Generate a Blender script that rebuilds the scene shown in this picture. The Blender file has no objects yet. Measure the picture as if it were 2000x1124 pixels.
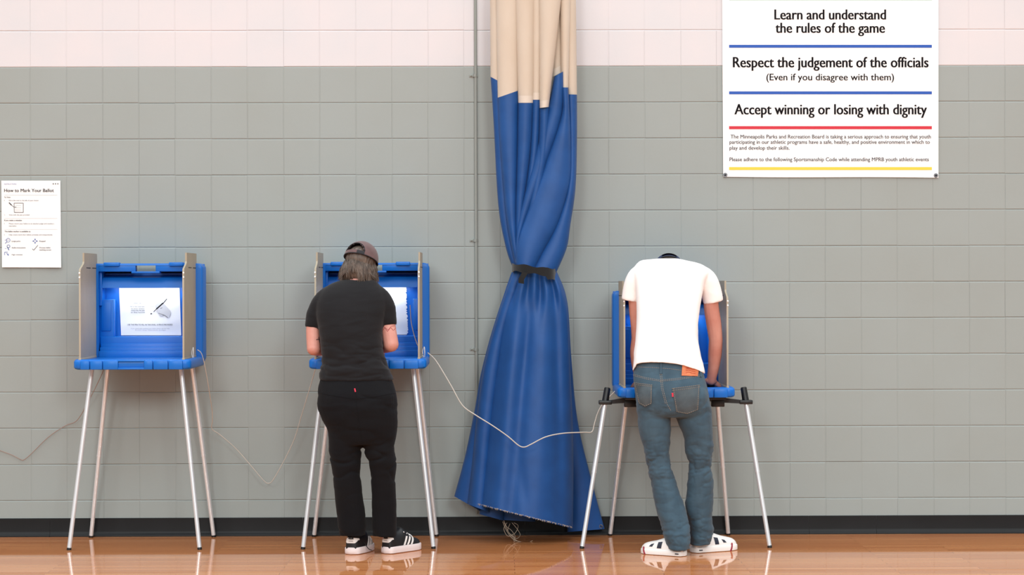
import bpy, bmesh, math, random
import numpy as np
from mathutils import Vector, Matrix, noise
from mathutils.bvhtree import BVHTree

random.seed(7)
sc = bpy.context.scene
COL = sc.collection

# ------------------------------------------------------------------ camera
FPX, DIST, CAMZ = 3990.0, 11.5, 1.412
YAW, PITCH, ROLL = math.radians(0.4), -0.0015, 0.0027
CAM = Vector((-DIST * math.tan(YAW), -DIST, CAMZ))
fw = Vector((math.sin(YAW), math.cos(YAW), PITCH)).normalized()
rt = Vector((math.cos(YAW), -math.sin(YAW), -ROLL))
rt = (rt - fw * rt.dot(fw)).normalized()
up = rt.cross(fw)
cd = bpy.data.cameras.new('camera')
cam = bpy.data.objects.new('camera', cd)
COL.objects.link(cam)
cd.sensor_width = 36
cd.lens = 36 * FPX / 2000
cd.clip_end = 100
cam.matrix_world = Matrix(((rt.x, up.x, -fw.x, CAM.x), (rt.y, up.y, -fw.y, CAM.y), (rt.z, up.z, -fw.z, CAM.z), (0, 0, 0, 1)))
sc.camera = cam

# ------------------------------------------------------------------ world, lamps, exposure
sc.view_settings.view_transform = 'Standard'
sc.view_settings.look = 'None'
sc.view_settings.gamma = 1
sc.view_settings.use_curve_mapping = False
sc.view_settings.exposure = -0.05
w = bpy.data.worlds.new('gym_light')
sc.world = w
w.use_nodes = True
_wt = w.node_tree
_bg = _wt.nodes['Background']
_bg.inputs[0].default_value = (0.94, 1.0, 1.02, 1)
# a big gym hall: bright lamp-lit ceiling overhead, darker far walls at eye level
_tc = _wt.nodes.new('ShaderNodeTexCoord')
_sx = _wt.nodes.new('ShaderNodeSeparateXYZ')
_mr = _wt.nodes.new('ShaderNodeMapRange')
_mr.interpolation_type = 'SMOOTHSTEP'
_mr.inputs['From Min'].default_value = 0.05
_mr.inputs['From Max'].default_value = 0.85
_mr.inputs['To Min'].default_value = 0.32
_mr.inputs['To Max'].default_value = 2.35
_wt.links.new(_tc.outputs['Generated'], _sx.inputs['Vector'])
_wt.links.new(_sx.outputs['Z'], _mr.inputs['Value'])
_wt.links.new(_mr.outputs['Result'], _bg.inputs[1])


def area(name, loc, target, size, power, col=(1, 1, 1), size_y=None):
    l = bpy.data.lights.new(name, 'AREA')
    l.energy = power
    l.color = col
    l.size = size
    if size_y:
        l.shape = 'RECTANGLE'
        l.size_y = size_y
    o = bpy.data.objects.new(name, l)
    COL.objects.link(o)
    o.location = loc
    o.rotation_euler = (Vector(target) - Vector(loc)).to_track_quat('-Z', 'Y').to_euler()
    return o


area('ceiling_lamp', (-3.2, -7.0, 7.4), (-1.5, -0.5, 0.2), 2.2, 38, (1, 0.995, 0.985))
area('ceiling_lamp', (2.6, -7.0, 7.4), (1.5, -0.5, 0.2), 2.2, 42, (1, 0.995, 0.985))
area('ceiling_lamp', (-4.5, -19.5, 7.0), (-1.0, -0.5, 0.3), 3.0, 700, (0.97, 1, 0.99))
area('ceiling_lamp', (4.5, -19.5, 7.0), (1.0, -0.5, 0.3), 3.0, 780, (0.97, 1, 0.99))


# ------------------------------------------------------------------ helpers
def P(px, py, Y):
    d = fw + rt * ((px - 1000) / FPX) + up * ((562 - py) / FPX)
    return CAM + d * ((Y - CAM.y) / d.y)


def lin(c):
    out = []
    for v in c:
        v = v / 255
        out.append(v / 12.92 if v <= 0.04045 else ((v + 0.055) / 1.055) ** 2.4)
    return (*out, 1)


def mat(name, col, rough=0.5, metal=0.0, bump=None, var=None, spec=0.5, sheen=0.0, emit=None, stretch=(1, 1, 1), coat=0.0, distance=0.002):
    m = bpy.data.materials.new(name)
    m.use_nodes = True
    nt = m.node_tree
    b = nt.nodes['Principled BSDF']
    b.inputs['Base Color'].default_value = lin(col)
    b.inputs['Roughness'].default_value = rough
    b.inputs['Metallic'].default_value = metal
    b.inputs['Specular IOR Level'].default_value = spec
    b.inputs['Sheen Weight'].default_value = sheen
    b.inputs['Coat Weight'].default_value = coat
    if emit:
        b.inputs['Emission Color'].default_value = lin(emit[0])
        b.inputs['Emission Strength'].default_value = emit[1]
    if bump or var:
        tc = nt.nodes.new('ShaderNodeTexCoord')
        mp = nt.nodes.new('ShaderNodeMapping')
        mp.inputs['Scale'].default_value = stretch
        nt.links.new(tc.outputs['Object'], mp.inputs['Vector'])
    if var:
        n = nt.nodes.new('ShaderNodeTexNoise')
        n.inputs['Scale'].default_value = var[0]
        n.inputs['Detail'].default_value = 5
        nt.links.new(mp.outputs['Vector'], n.inputs['Vector'])
        r = nt.nodes.new('ShaderNodeValToRGB')
        r.color_ramp.elements[0].position = 0.32
        r.color_ramp.elements[1].position = 0.68
        r.color_ramp.elements[0].color = lin(col)
        r.color_ramp.elements[1].color = lin(var[1])
        nt.links.new(n.outputs['Fac'], r.inputs['Fac'])
        nt.links.new(r.outputs['Color'], b.inputs['Base Color'])
    if bump:
        n = nt.nodes.new('ShaderNodeTexNoise')
        n.inputs['Scale'].default_value = bump[0]
        n.inputs['Detail'].default_value = 6
        nt.links.new(mp.outputs['Vector'], n.inputs['Vector'])
        bp = nt.nodes.new('ShaderNodeBump')
        bp.inputs['Strength'].default_value = bump[1]
        bp.inputs['Distance'].default_value = distance
        nt.links.new(n.outputs['Fac'], bp.inputs['Height'])
        nt.links.new(bp.outputs['Normal'], b.inputs['Normal'])
    return m


def wloc(o):
    v = Vector((0, 0, 0))
    while o:
        v += o.location
        o = o.parent
    return v


def mk(name, bm, m, parent=None, angle=40, smooth=True, local=False):
    """one mesh object from a bmesh given in world coordinates"""
    me = bpy.data.meshes.new(name)
    bm.normal_update()
    bm.to_mesh(me)
    bm.free()
    return mkme(name, me, m, parent, angle, smooth, local)


def mkme(name, me, m, parent=None, angle=40, smooth=True, local=False):
    for mm in (m if isinstance(m, (list, tuple)) else [m]):
        me.materials.append(mm)
    o = bpy.data.objects.new(name, me)
    COL.objects.link(o)
    if parent:
        if not local:
            me.transform(Matrix.Translation(-wloc(parent)))
        o.parent = parent
    if smooth:
        for p in me.polygons:
            p.use_smooth = True
        if angle < 180:
            me.set_sharp_from_angle(angle=math.radians(angle))
    return o


def tag(o, label=None, cat=None, group=None, kind=None):
    if label: o['label'] = label
    if cat: o['category'] = cat
    if group: o['group'] = group
    if kind: o['kind'] = kind
    return o


def thing(name, label, cat, loc, group=None):
    o = bpy.data.objects.new(name, None)
    o.empty_display_size = 0.05
    COL.objects.link(o)
    o.location = loc
    return tag(o, label, cat, group)


def recentre(o):
    """origin of a one-mesh thing moved to its base"""
    vs = [v.co for v in o.data.vertices]
    c = Vector((sum(v.x for v in vs) / len(vs), sum(v.y for v in vs) / len(vs), min(v.z for v in vs)))
    o.data.transform(Matrix.Translation(-c))
    o.location = c
    return o


def box(bm, x0, x1, y0, y1, z0, z1, bev=0.0, seg=2):
    r = bmesh.ops.create_cube(bm, size=1)
    vs = r['verts']
    for v in vs:
        v.co = Vector(((x0 + x1) / 2 + v.co.x * (x1 - x0), (y0 + y1) / 2 + v.co.y * (y1 - y0), (z0 + z1) / 2 + v.co.z * (z1 - z0)))
    if bev:
        es = list({e for v in vs for e in v.link_edges})
        bmesh.ops.bevel(bm, geom=es, offset=bev, segments=seg, affect='EDGES', profile=0.5)


def loft(bm, rings, cap=True, closed=True):
    vr = [[bm.verts.new(p) for p in r] for r in rings]
    n = len(vr[0])
    for a, b in zip(vr[:-1], vr[1:]):
        for i in range(n if closed else n - 1):
            j = (i + 1) % n
            bm.faces.new((a[i], a[j], b[j], b[i]))
    if cap and closed:
        bm.faces.new(list(reversed(vr[0])))
        bm.faces.new(vr[-1])
    return vr


def catmull(pts, sub):
    """pts: list of equal-length tuples"""
    a = [np.array(p, float) for p in pts]
    if len(a) < 3 or sub < 2:
        return [tuple(p) for p in a]
    out = []
    for i in range(len(a) - 1):
        p0 = a[max(i - 1, 0)]; p1 = a[i]; p2 = a[i + 1]; p3 = a[min(i + 2, len(a) - 1)]
        for k in range(sub):
            t = k / sub
            out.append(0.5 * ((2 * p1) + (-p0 + p2) * t + (2 * p0 - 5 * p1 + 4 * p2 - p3) * t * t + (-p0 + 3 * p1 - 3 * p2 + p3) * t ** 3))
    out.append(a[-1])
    return [tuple(p) for p in out]


def limb(bm, pts, radii, seg=14, sub=4, flat=1.0, ends=True, ref=None):
    """tapering round tube with rounded ends"""
    rows = catmull([(*p, r) for p, r in zip(pts, radii)], sub)
    c = [Vector(r[:3]) for r in rows]
    rad = [r[3] for r in rows]
    if ends:
        d0 = (c[0] - c[1]).normalized(); d1 = (c[-1] - c[-2]).normalized()
        pre = [(c[0] + d0 * rad[0] * math.sin(a), rad[0] * math.cos(a)) for a in (1.45, 1.1, 0.7, 0.35)]
        post = [(c[-1] + d1 * rad[-1] * math.sin(a), rad[-1] * math.cos(a)) for a in (0.35, 0.7, 1.1, 1.45)]
        c = [p[0] for p in pre] + c + [p[0] for p in post]
        rad = [p[1] for p in pre] + rad + [p[1] for p in post]
    rings = []
    side = Vector(ref) if ref else None
    for i in range(len(c)):
        t = (c[min(i + 1, len(c) - 1)] - c[max(i - 1, 0)]).normalized()
        if side is None:
            side = t.orthogonal().normalized()
        side = (side - t * side.dot(t))
        if side.length < 1e-6: side = t.orthogonal()
        side.normalize()
        o2 = t.cross(side)
        rings.append([c[i] + side * (math.cos(2 * math.pi * k / seg) * rad[i]) + o2 * (math.sin(2 * math.pi * k / seg) * rad[i] * flat) for k in range(seg)])
    loft(bm, rings)


def ellipsoid(bm, c, r, M=None, u=20, v=14):
    res = bmesh.ops.create_uvsphere(bm, u_segments=u, v_segments=v, radius=1)
    for vert in res['verts']:
        p = Vector((vert.co.x * r[0] + c[0], vert.co.y * r[1] + c[1], vert.co.z * r[2] + c[2]))
        vert.co = M @ p if M else p


def rows_loft(bm, rows, n=32, sub=6, pw=2.3):
    """rows of (y_px, x_left, x_right, depth Y of the middle, half thickness)"""
    rings = []
    for (y, xl, xr, Yc, ry) in catmull(rows, sub):
        a = P(xl, y, Yc); b = P(xr, y, Yc)
        c = (a + b) / 2
        rx = (b - a).length / 2
        ring = []
        for k in range(n):
            t = 2 * math.pi * k / n
            ct, st = math.cos(t), math.sin(t)
            ring.append(c + Vector((math.copysign(abs(ct) ** (2 / pw), ct) * rx, math.copysign(abs(st) ** (2 / pw), st) * ry, 0)))
        rings.append(ring)
    loft(bm, rings)


def remesh(bm, voxel, smooth_it=4, fac=0.5):
    """one continuous surface from overlapping closed lofts"""
    bmesh.ops.recalc_face_normals(bm, faces=bm.faces)
    me = bpy.data.meshes.new('tmp')
    bm.to_mesh(me); bm.free()
    o = bpy.data.objects.new('tmp', me)
    COL.objects.link(o)
    m = o.modifiers.new('r', 'REMESH'); m.mode = 'VOXEL'; m.voxel_size = voxel
    s = o.modifiers.new('s', 'SMOOTH'); s.iterations = smooth_it; s.factor = fac
    bpy.context.view_layer.update()
    dg = bpy.context.evaluated_depsgraph_get()
    out = bpy.data.meshes.new_from_object(o.evaluated_get(dg))
    bpy.data.objects.remove(o)
    return out


def bvh_of(me):
    return BVHTree.FromPolygons([v.co.copy() for v in me.vertices], [tuple(p.vertices) for p in me.polygons])


def on(bvh, px, py, off=0.0015):
    """the point of a surface seen at a pixel"""
    d = (P(px, py, 0) - CAM).normalized()
    h = bvh.ray_cast(CAM, d)
    if h[0] is None:
        h = bvh.find_nearest(P(px, py, -0.85))
        return h[0] + h[1] * off
    return h[0] + h[1] * off


def patch(bm, bvh, quad, nu=8, nv=8, off=0.002, thick=0.002, sag=0):
    """cloth patch sewn on a surface: quad = px corners tl,tr,br,bl"""
    tl, tr, br, bl = [np.array(q, float) for q in quad]
    def grid(o):
        g = []
        for j in range(nv + 1):
            row = []
            for i in range(nu + 1):
                u, v = i / nu, j / nv
                p = (tl * (1 - u) + tr * u) * (1 - v) + (bl * (1 - u) + br * u) * v
                row.append(bm.verts.new(on(bvh, p[0], p[1] + sag * v * (1 - abs(2 * u - 1)), o)))
            g.append(row)
        return g
    f = grid(off); b = grid(off - thick)
    for g, flip in ((f, 0), (b, 1)):
        for j in range(nv):
            for i in range(nu):
                q = (g[j][i], g[j + 1][i], g[j + 1][i + 1], g[j][i + 1])
                bm.faces.new(q if not flip else q[::-1])
    rim = [(0, i) for i in range(nu)] + [(j, nu) for j in range(nv)] + [(nv, i) for i in range(nu, 0, -1)] + [(j, 0) for j in range(nv, 0, -1)]
    for a, c in zip(rim, rim[1:] + rim[:1]):
        bm.faces.new((f[a[0]][a[1]], f[c[0]][c[1]], b[c[0]][c[1]], b[a[0]][a[1]]))


def seam(bm, bvh, pts, r, off=0.001, step=3.0, dash=False):
    """thread or fold line lying on a surface along a pixel polyline"""
    out = []
    for a, b in zip(pts[:-1], pts[1:]):
        n = max(1, int(math.hypot(b[0] - a[0], b[1] - a[1]) / step))
        for k in range(n):
            t = k / n
            out.append(on(bvh, a[0] + (b[0] - a[0]) * t, a[1] + (b[1] - a[1]) * t, off))
    out.append(on(bvh, *pts[-1], off))
    if dash:
        for i in range(0, len(out) - 1, 2):
            limb(bm, [out[i], out[i + 1]], [r, r], seg=6, sub=1)
    else:
        limb(bm, out, [r] * len(out), seg=6, sub=1)


def wrinkle(me, amp, scale, stretch=(1, 1, 1), fn=None, seed=0, crease=False):
    ns = [v.normal.copy() for v in me.vertices]
    for v, n in zip(me.vertices, ns):
        p = Vector((v.co.x * stretch[0] * scale + seed, v.co.y * stretch[1] * scale, v.co.z * stretch[2] * scale))
        d = noise.noise(p) + 0.5 * noise.noise(p * 2.1)
        d = (0.2 * d - 0.9 * max(0.0, 1 - 3.2 * abs(d)) ** 1.5) if crease else (0.55 - abs(d) * 1.6)
        v.co += n * (amp * d * (fn(v.co) if fn else 1))


FONTBASE = None


def text_mesh(bm, s, xl, xr, base, cap, Y, weight=0.0, mi=0):
    """lettering on a vertical surface; fitted between two pixel columns"""
    global FONTBASE
    def conv(t, wgt):
        cu = bpy.data.curves.new('t', 'FONT')
        cu.body = t
        cu.offset = wgt
        cu.resolution_u = 3
        o = bpy.data.objects.new('t', cu)
        COL.objects.link(o)
        bpy.context.view_layer.update()
        me = bpy.data.meshes.new_from_object(o.evaluated_get(bpy.context.evaluated_depsgraph_get()))
        bpy.data.objects.remove(o); bpy.data.curves.remove(cu)
        return me
    if FONTBASE is None:
        h = conv('H', 0)
        FONTBASE = max(v.co.y for v in h.vertices)
        bpy.data.meshes.remove(h)
    me = conv(s, 0.0)
    xs = [v.co.x for v in me.vertices]
    x0, x1 = min(xs), max(xs)
    a = P(xl, base, Y); b = P(xr, base, Y); c = P(xl, base - cap, Y)
    sx = (b.x - a.x) / (x1 - x0); sz = (c.z - a.z) / FONTBASE
    slope = (b.z - a.z) / (b.x - a.x)
    for q, sh in enumerate((0.0, -weight, weight) if weight else (0.0,)):
        vs = [bm.verts.new((a.x + (v.co.x - x0 + sh) * sx, Y - 0.00012 * q, a.z + v.co.y * sz + (v.co.x - x0) * sx * slope)) for v in me.vertices]
        for p in me.polygons:
            try:
                f = bm.faces.new([vs[i] for i in p.vertices])
                f.material_index = mi
            except ValueError:
                pass
    bpy.data.meshes.remove(me)


def flat_poly(bm, pts, Y, mi=0, t=0.0004):
    """a printed area on a sheet"""
    f = [bm.verts.new(P(x, y, Y)) for x, y in pts]
    fc = bm.faces.new(f)
    fc.material_index = mi


def line(bm, a, b, wpx, Y, mi=0):
    dx, dy = b[0] - a[0], b[1] - a[1]
    L = math.hypot(dx, dy) or 1
    nx, ny = -dy / L * wpx / 2, dx / L * wpx / 2
    flat_poly(bm, [(a[0] + nx, a[1] + ny), (b[0] + nx, b[1] + ny), (b[0] - nx, b[1] - ny), (a[0] - nx, a[1] - ny)], Y, mi)


def bar(bm, x0, y0, x1, y1, Y, mi=0):
    flat_poly(bm, [(x0, y0), (x0, y1), (x1, y1), (x1, y0)], Y, mi)


# ------------------------------------------------------------------ materials
M_white_wall = mat('white_wall_paint', (216, 212, 215), 0.45, spec=0.4, bump=(60, 0.14), var=(3, (210, 210, 214)), stretch=(1, 1, 1))
M_gray_wall = mat('grey_wall_paint', (153, 161, 159), 0.45, bump=(55, 0.16), spec=0.4, var=(2.5, (151, 158, 155)))
M_base = mat('black_rubber', (11, 11, 13), 0.5, bump=(12, 0.2), var=(6, (16, 16, 18)), spec=0.3)
M_pipe = mat('painted_pipe', (142, 147, 142), 0.4)
M_blue = mat('blue_plastic', (6, 106, 198), 0.36, bump=(250, 0.1), spec=0.38)
M_tan = mat('tan_board', (172, 160, 140), 0.55, bump=(80, 0.08), var=(8, (166, 153, 132)))
M_alu = mat('brushed_aluminium', (230, 234, 238), 0.34, 0.5, bump=(200, 0.1), stretch=(1, 1, 0.05))
M_blackpl = mat('black_plastic', (18, 18, 20), 0.4)
M_slot = mat('slot_black', (60, 54, 48), 0.7)
M_paper = mat('white_paper', (244, 244, 244), 0.7, bump=(30, 0.1))
M_lamp = mat('lamp_tube', (255, 255, 255), 0.4, emit=((235, 245, 255), 2.0))
M_ink = mat('black_ink', (12, 10, 17), 0.7, spec=0.15)
M_inkgray = mat('grey_ink', (74, 74, 80), 0.7, spec=0.15)
M_inklight = mat('pale_grey_ink', (176, 176, 182), 0.6)
M_inkhand = mat('hand_grey_ink', (200, 200, 202), 0.6)
M_inkblue = mat('blue_ink', (90, 118, 176), 0.6)
M_barblue = mat('sign_blue', (10, 80, 178), 0.5)
M_barred = mat('sign_red', (206, 22, 50), 0.5)
M_baryel = mat('sign_yellow', (236, 206, 62), 0.5)
M_bargreen = mat('sign_green', (180, 228, 214), 0.5)
M_banner = mat('vinyl_white', (246, 246, 246), 0.45, bump=(6, 0.12))
M_rivet = mat('steel_screw', (120, 120, 125), 0.3, 0.9)
M_cream = mat('cream_canvas', (206, 193, 177), 0.75, bump=(900, 0.25), var=(9, (201, 186, 168)), sheen=0.1, stretch=(1, 1, 0.4))
M_creamhem = mat('cream_seam_band', (214, 203, 190), 0.75, bump=(900, 0.25))
M_bluecl = mat('blue_canvas', (24, 77, 142), 0.5, bump=(14, 0.22), var=(10, (21, 70, 131)), spec=0.35, sheen=0.03, distance=0.006)
M_fray = mat('frayed_thread', (198, 180, 160), 0.9)
M_velcro = mat('black_velcro', (10, 10, 11), 0.9, bump=(300, 0.6), sheen=0.2)
M_cord = mat('pale_cord', (196, 188, 178), 0.5)
M_cordtan = mat('tan_cord', (150, 128, 118), 0.55)
M_skinw = mat('skin_rosy', (212, 154, 140), 0.5, bump=(70, 0.08), var=(12, (203, 138, 124)))
M_skinm = mat('skin_tanned', (206, 148, 132), 0.5, bump=(70, 0.08), var=(10, (192, 126, 110)))
M_eye = mat('eye_white', (235, 232, 228), 0.2)
M_iris = mat('iris_brown', (50, 34, 24), 0.15)
M_blacktee = mat('black_tee', (22, 21, 24), 0.85, bump=(260, 0.3), sheen=0.1, var=(9, (19, 18, 21)), spec=0.25)
M_blackjean = mat('black_denim', (13, 13, 17), 0.9, bump=(420, 0.3), sheen=0.03, spec=0.2, var=(6, (17, 17, 20)))
M_whitetee = mat('white_tee', (248, 243, 241), 0.85, bump=(260, 0.25), sheen=0.1)
M_denim = mat('blue_denim', (47, 72, 88), 0.8, bump=(420, 0.4), var=(11, (60, 86, 102)), stretch=(1.6, 1.6, 0.7), sheen=0.1)
M_denimpk = mat('worn_denim', (62, 74, 82), 0.8, bump=(420, 0.4), var=(16, (80, 92, 98)))
M_thread = mat('stitch_thread', (150, 136, 122), 0.8)
M_leather = mat('leather_patch', (196, 104, 62), 0.6, bump=(90, 0.3), var=(40, (214, 128, 84)))
M_leatherp = mat('leather_print', (178, 62, 40), 0.6)
M_redtab = mat('red_tab', (200, 40, 64), 0.7)
M_redtabw = mat('tab_lettering', (240, 214, 216), 0.7)
M_capm = mat('maroon_cap', (92, 68, 68), 0.85, bump=(340, 0.3), var=(22, (104, 78, 78)), sheen=0.2)
M_capn = mat('navy_cap', (30, 46, 84), 0.75, bump=(340, 0.3))
M_capbrim = mat('black_cap_trim', (22, 22, 28), 0.7)
M_hair = mat('grey_brown_hair', (62, 51, 45), 0.5, bump=(60, 0.7), var=(26, (112, 97, 86)), stretch=(3, 3, 0.25))
M_hairm = mat('brown_hair', (58, 42, 34), 0.5, bump=(60, 0.7), stretch=(3, 3, 0.3))
M_shoeblk = mat('black_leather', (22, 22, 24), 0.45, bump=(120, 0.15))
M_shoewht = mat('white_leather', (240, 234, 230), 0.45, bump=(120, 0.1))
M_sole = mat('white_rubber', (232, 216, 214), 0.5)
M_navyst = mat('navy_stripe', (30, 34, 52), 0.5)
M_redst = mat('red_stripe', (150, 34, 52), 0.5)
M_tattoo = mat('tattoo_ink', (52, 44, 52), 0.6)
M_tattoor = mat('tattoo_red', (168, 82, 84), 0.6)


def floor_mat():
    m = bpy.data.materials.new('maple_boards')
    m.use_nodes = True
    nt = m.node_tree
    N, L = nt.nodes, nt.links
    b = N['Principled BSDF']
    tc = N.new('ShaderNodeTexCoord')
    br = N.new('ShaderNodeTexBrick')
    br.inputs['Scale'].default_value = 1
    br.inputs['Brick Width'].default_value = 1.15
    br.inputs['Row Height'].default_value = 0.057
    br.inputs['Mortar Size'].default_value = 0.0012
    br.inputs['Bias'].default_value = 0.0
    br.offset = 0.37
    br.inputs['Color1'].default_value = lin((210, 139, 88))
    br.inputs['Color2'].default_value = lin((193, 119, 71))
    br.inputs['Mortar'].default_value = lin((140, 84, 48))
    L.new(tc.outputs['Object'], br.inputs['Vector'])
    mp = N.new('ShaderNodeMapping')
    mp.inputs['Scale'].default_value = (1.2, 26, 1)
    L.new(tc.outputs['Object'], mp.inputs['Vector'])
    no = N.new('ShaderNodeTexNoise')
    no.inputs['Scale'].default_value = 1.6
    no.inputs['Detail'].default_value = 7
    L.new(mp.outputs['Vector'], no.inputs['Vector'])
    mx = N.new('ShaderNodeMixRGB')
    mx.blend_type = 'OVERLAY'
    mx.inputs['Fac'].default_value = 0.22
    L.new(br.outputs['Color'], mx.inputs['Color1'])
    L.new(no.outputs['Fac'], mx.inputs['Color2'])
    L.new(mx.outputs['Color'], b.inputs['Base Color'])
    b.inputs['Roughness'].default_value = 0.035
    b.inputs['Specular IOR Level'].default_value = 0.5
    bp = N.new('ShaderNodeBump')
    bp.inputs['Strength'].default_value = 0.02
    bp.inputs['Distance'].default_value = 0.001
    L.new(no.outputs['Fac'], bp.inputs['Height'])
    L.new(bp.outputs['Normal'], b.inputs['Normal'])
    return m


M_floor = floor_mat()

# ------------------------------------------------------------------ setting
B = 0.2032
X0COL = P(131, 620, 0).x - 17 * B          # a vertical joint of the block grid


def build_wall():
    """8 inch scored block wall: deep rounded bed joints, faint head joints"""
    bm = bmesh.new()
    rnd = random.Random(3)
    ncol, nrow = 58, 17
    for r in range(nrow):
        for c in range(ncol):
            x0, z0 = X0COL + c * B, r * B
            if x0 > 6.2: continue
            dh = rnd.uniform(0.0030, 0.0040) if rnd.random() > 0.1 else rnd.uniform(0.0006, 0.0018)
            dv = rnd.uniform(0.0005, 0.0016)
            off = rnd.uniform(-0.0004, 0.0004)
            hv = rnd.uniform(.0010, .0020)
            xs = (0, hv, hv + 0.0022, B - hv - 0.0022, B - hv, B)
            lip = rnd.uniform(0.0026, 0.0036)
            zs = (0, 0.0006, 0.0036, B - 0.0034 - lip, B - 0.0030, B - 0.0008, B)
            dx = (dv, dv, 0, 0, dv, dv)
            dz = (dh, dh * 0.7, 0, 0, dh * 0.5, dh, dh)
            jx = [rnd.uniform(-.0005, .0005) for _ in range(7)]
            g = [[bm.verts.new((x0 + x + (0 if xi in (0, 5) else jx[zi] * 0.6), max(dx[xi], dz[zi]) + (off if 2 <= xi <= 3 and 2 <= zi <= 3 else 0), z0 + z + (rnd.uniform(-.0005, .0005) if 0 < zi < 6 else 0))) for xi, x in enumerate(xs)] for zi, z in enumerate(zs)]
            for a in range(6):
                for b in range(5):
                    f = bm.faces.new((g[a][b], g[a][b + 1], g[a + 1][b + 1], g[a + 1][b]))
                    f.material_index = 1 if r >= 13 else 0
    x0, x1 = X0COL, min(X0COL + ncol * B, 6.3)
    box(bm, x0, x1, 0.012, 0.2, 0, nrow * B)
    o = mk('wall_back', bm, [M_gray_wall, M_white_wall], smooth=False)
    return tag(o, kind='structure')


build_wall()

bm = bmesh.new()
vs = [bm.verts.new(p) for p in ((-18, -26, 0), (18, -26, 0), (18, 0.2, 0), (-18, 0.2, 0))]
bm.faces.new(vs)
vs2 = [bm.verts.new(p) for p in ((-18, -26, -0.05), (18, -26, -0.05), (18, 0.2, -0.05), (-18, 0.2, -0.05))]
bm.faces.new(vs2[::-1])
for i in range(4):
    j = (i + 1) % 4
    bm.faces.new((vs[j], vs[i], vs2[i], vs2[j]))
tag(mk('floor', bm, M_floor, smooth=False), kind='structure')

bm = bmesh.new()
prof = [(0.006, 0.104), (-0.003, 0.1035), (-0.0045, 0.101), (-0.005, 0.03), (-0.0065, 0.02), (-0.011, 0.014), (-0.015, 0.011), (-0.0165, 0.008), (-0.0165, 0.0), (0.006, 0.0)]
xs = [-5.95, -3.45, -2.6, -1.18, 0.07, 1.67, 2.05, 3.3, 5.8]
for a, b in zip(xs[:-1], xs[1:]):
    loft(bm, [[Vector((x, y, z)) for y, z in prof] for x in (a + 0.0007, b - 0.0007)])
bmesh.ops.recalc_face_normals(bm, faces=bm.faces)
tag(mk('baseboard_back', bm, M_base, angle=30), kind='structure')

# conduit on the wall
cp = P(930, 620, -0.014)
t = thing('conduit_pipe', 'thin grey painted conduit pipe running up the wall left of the blue curtain', 'pipe', (cp.x, -0.013, 0.0))
zb = P(930, 1004, -0.014).z
zt_ = 3.4
bm = bmesh.new()
limb(bm, [(cp.x, -0.0125, zb), (cp.x + .001, -0.0125, 1.4), (cp.x, -0.0125, zt_)], [0.0085] * 3, seg=14, ends=False)
mk('pipe', bm, M_pipe, t)
for py in (148, 470, 683):
    z = P(927, py, -0.01).z
    bm = bmesh.new()
    box(bm, cp.x - 0.036, cp.x + 0.014, -0.004, -0.0005, z - 0.008, z + 0.008, 0.001)
    limb(bm, [(cp.x - 0.002, -0.0125, z - 0.008), (cp.x - 0.002, -0.0125, z + 0.008)], [0.0115] * 2, seg=14, sub=1, ends=False)
    limb(bm, [(cp.x - 0.025, -0.006, z), (cp.x - 0.025, -0.001, z)], [0.005, 0.006], seg=10, sub=1)
    mk('pipe_clamp', bm, M_pipe, t)

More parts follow.
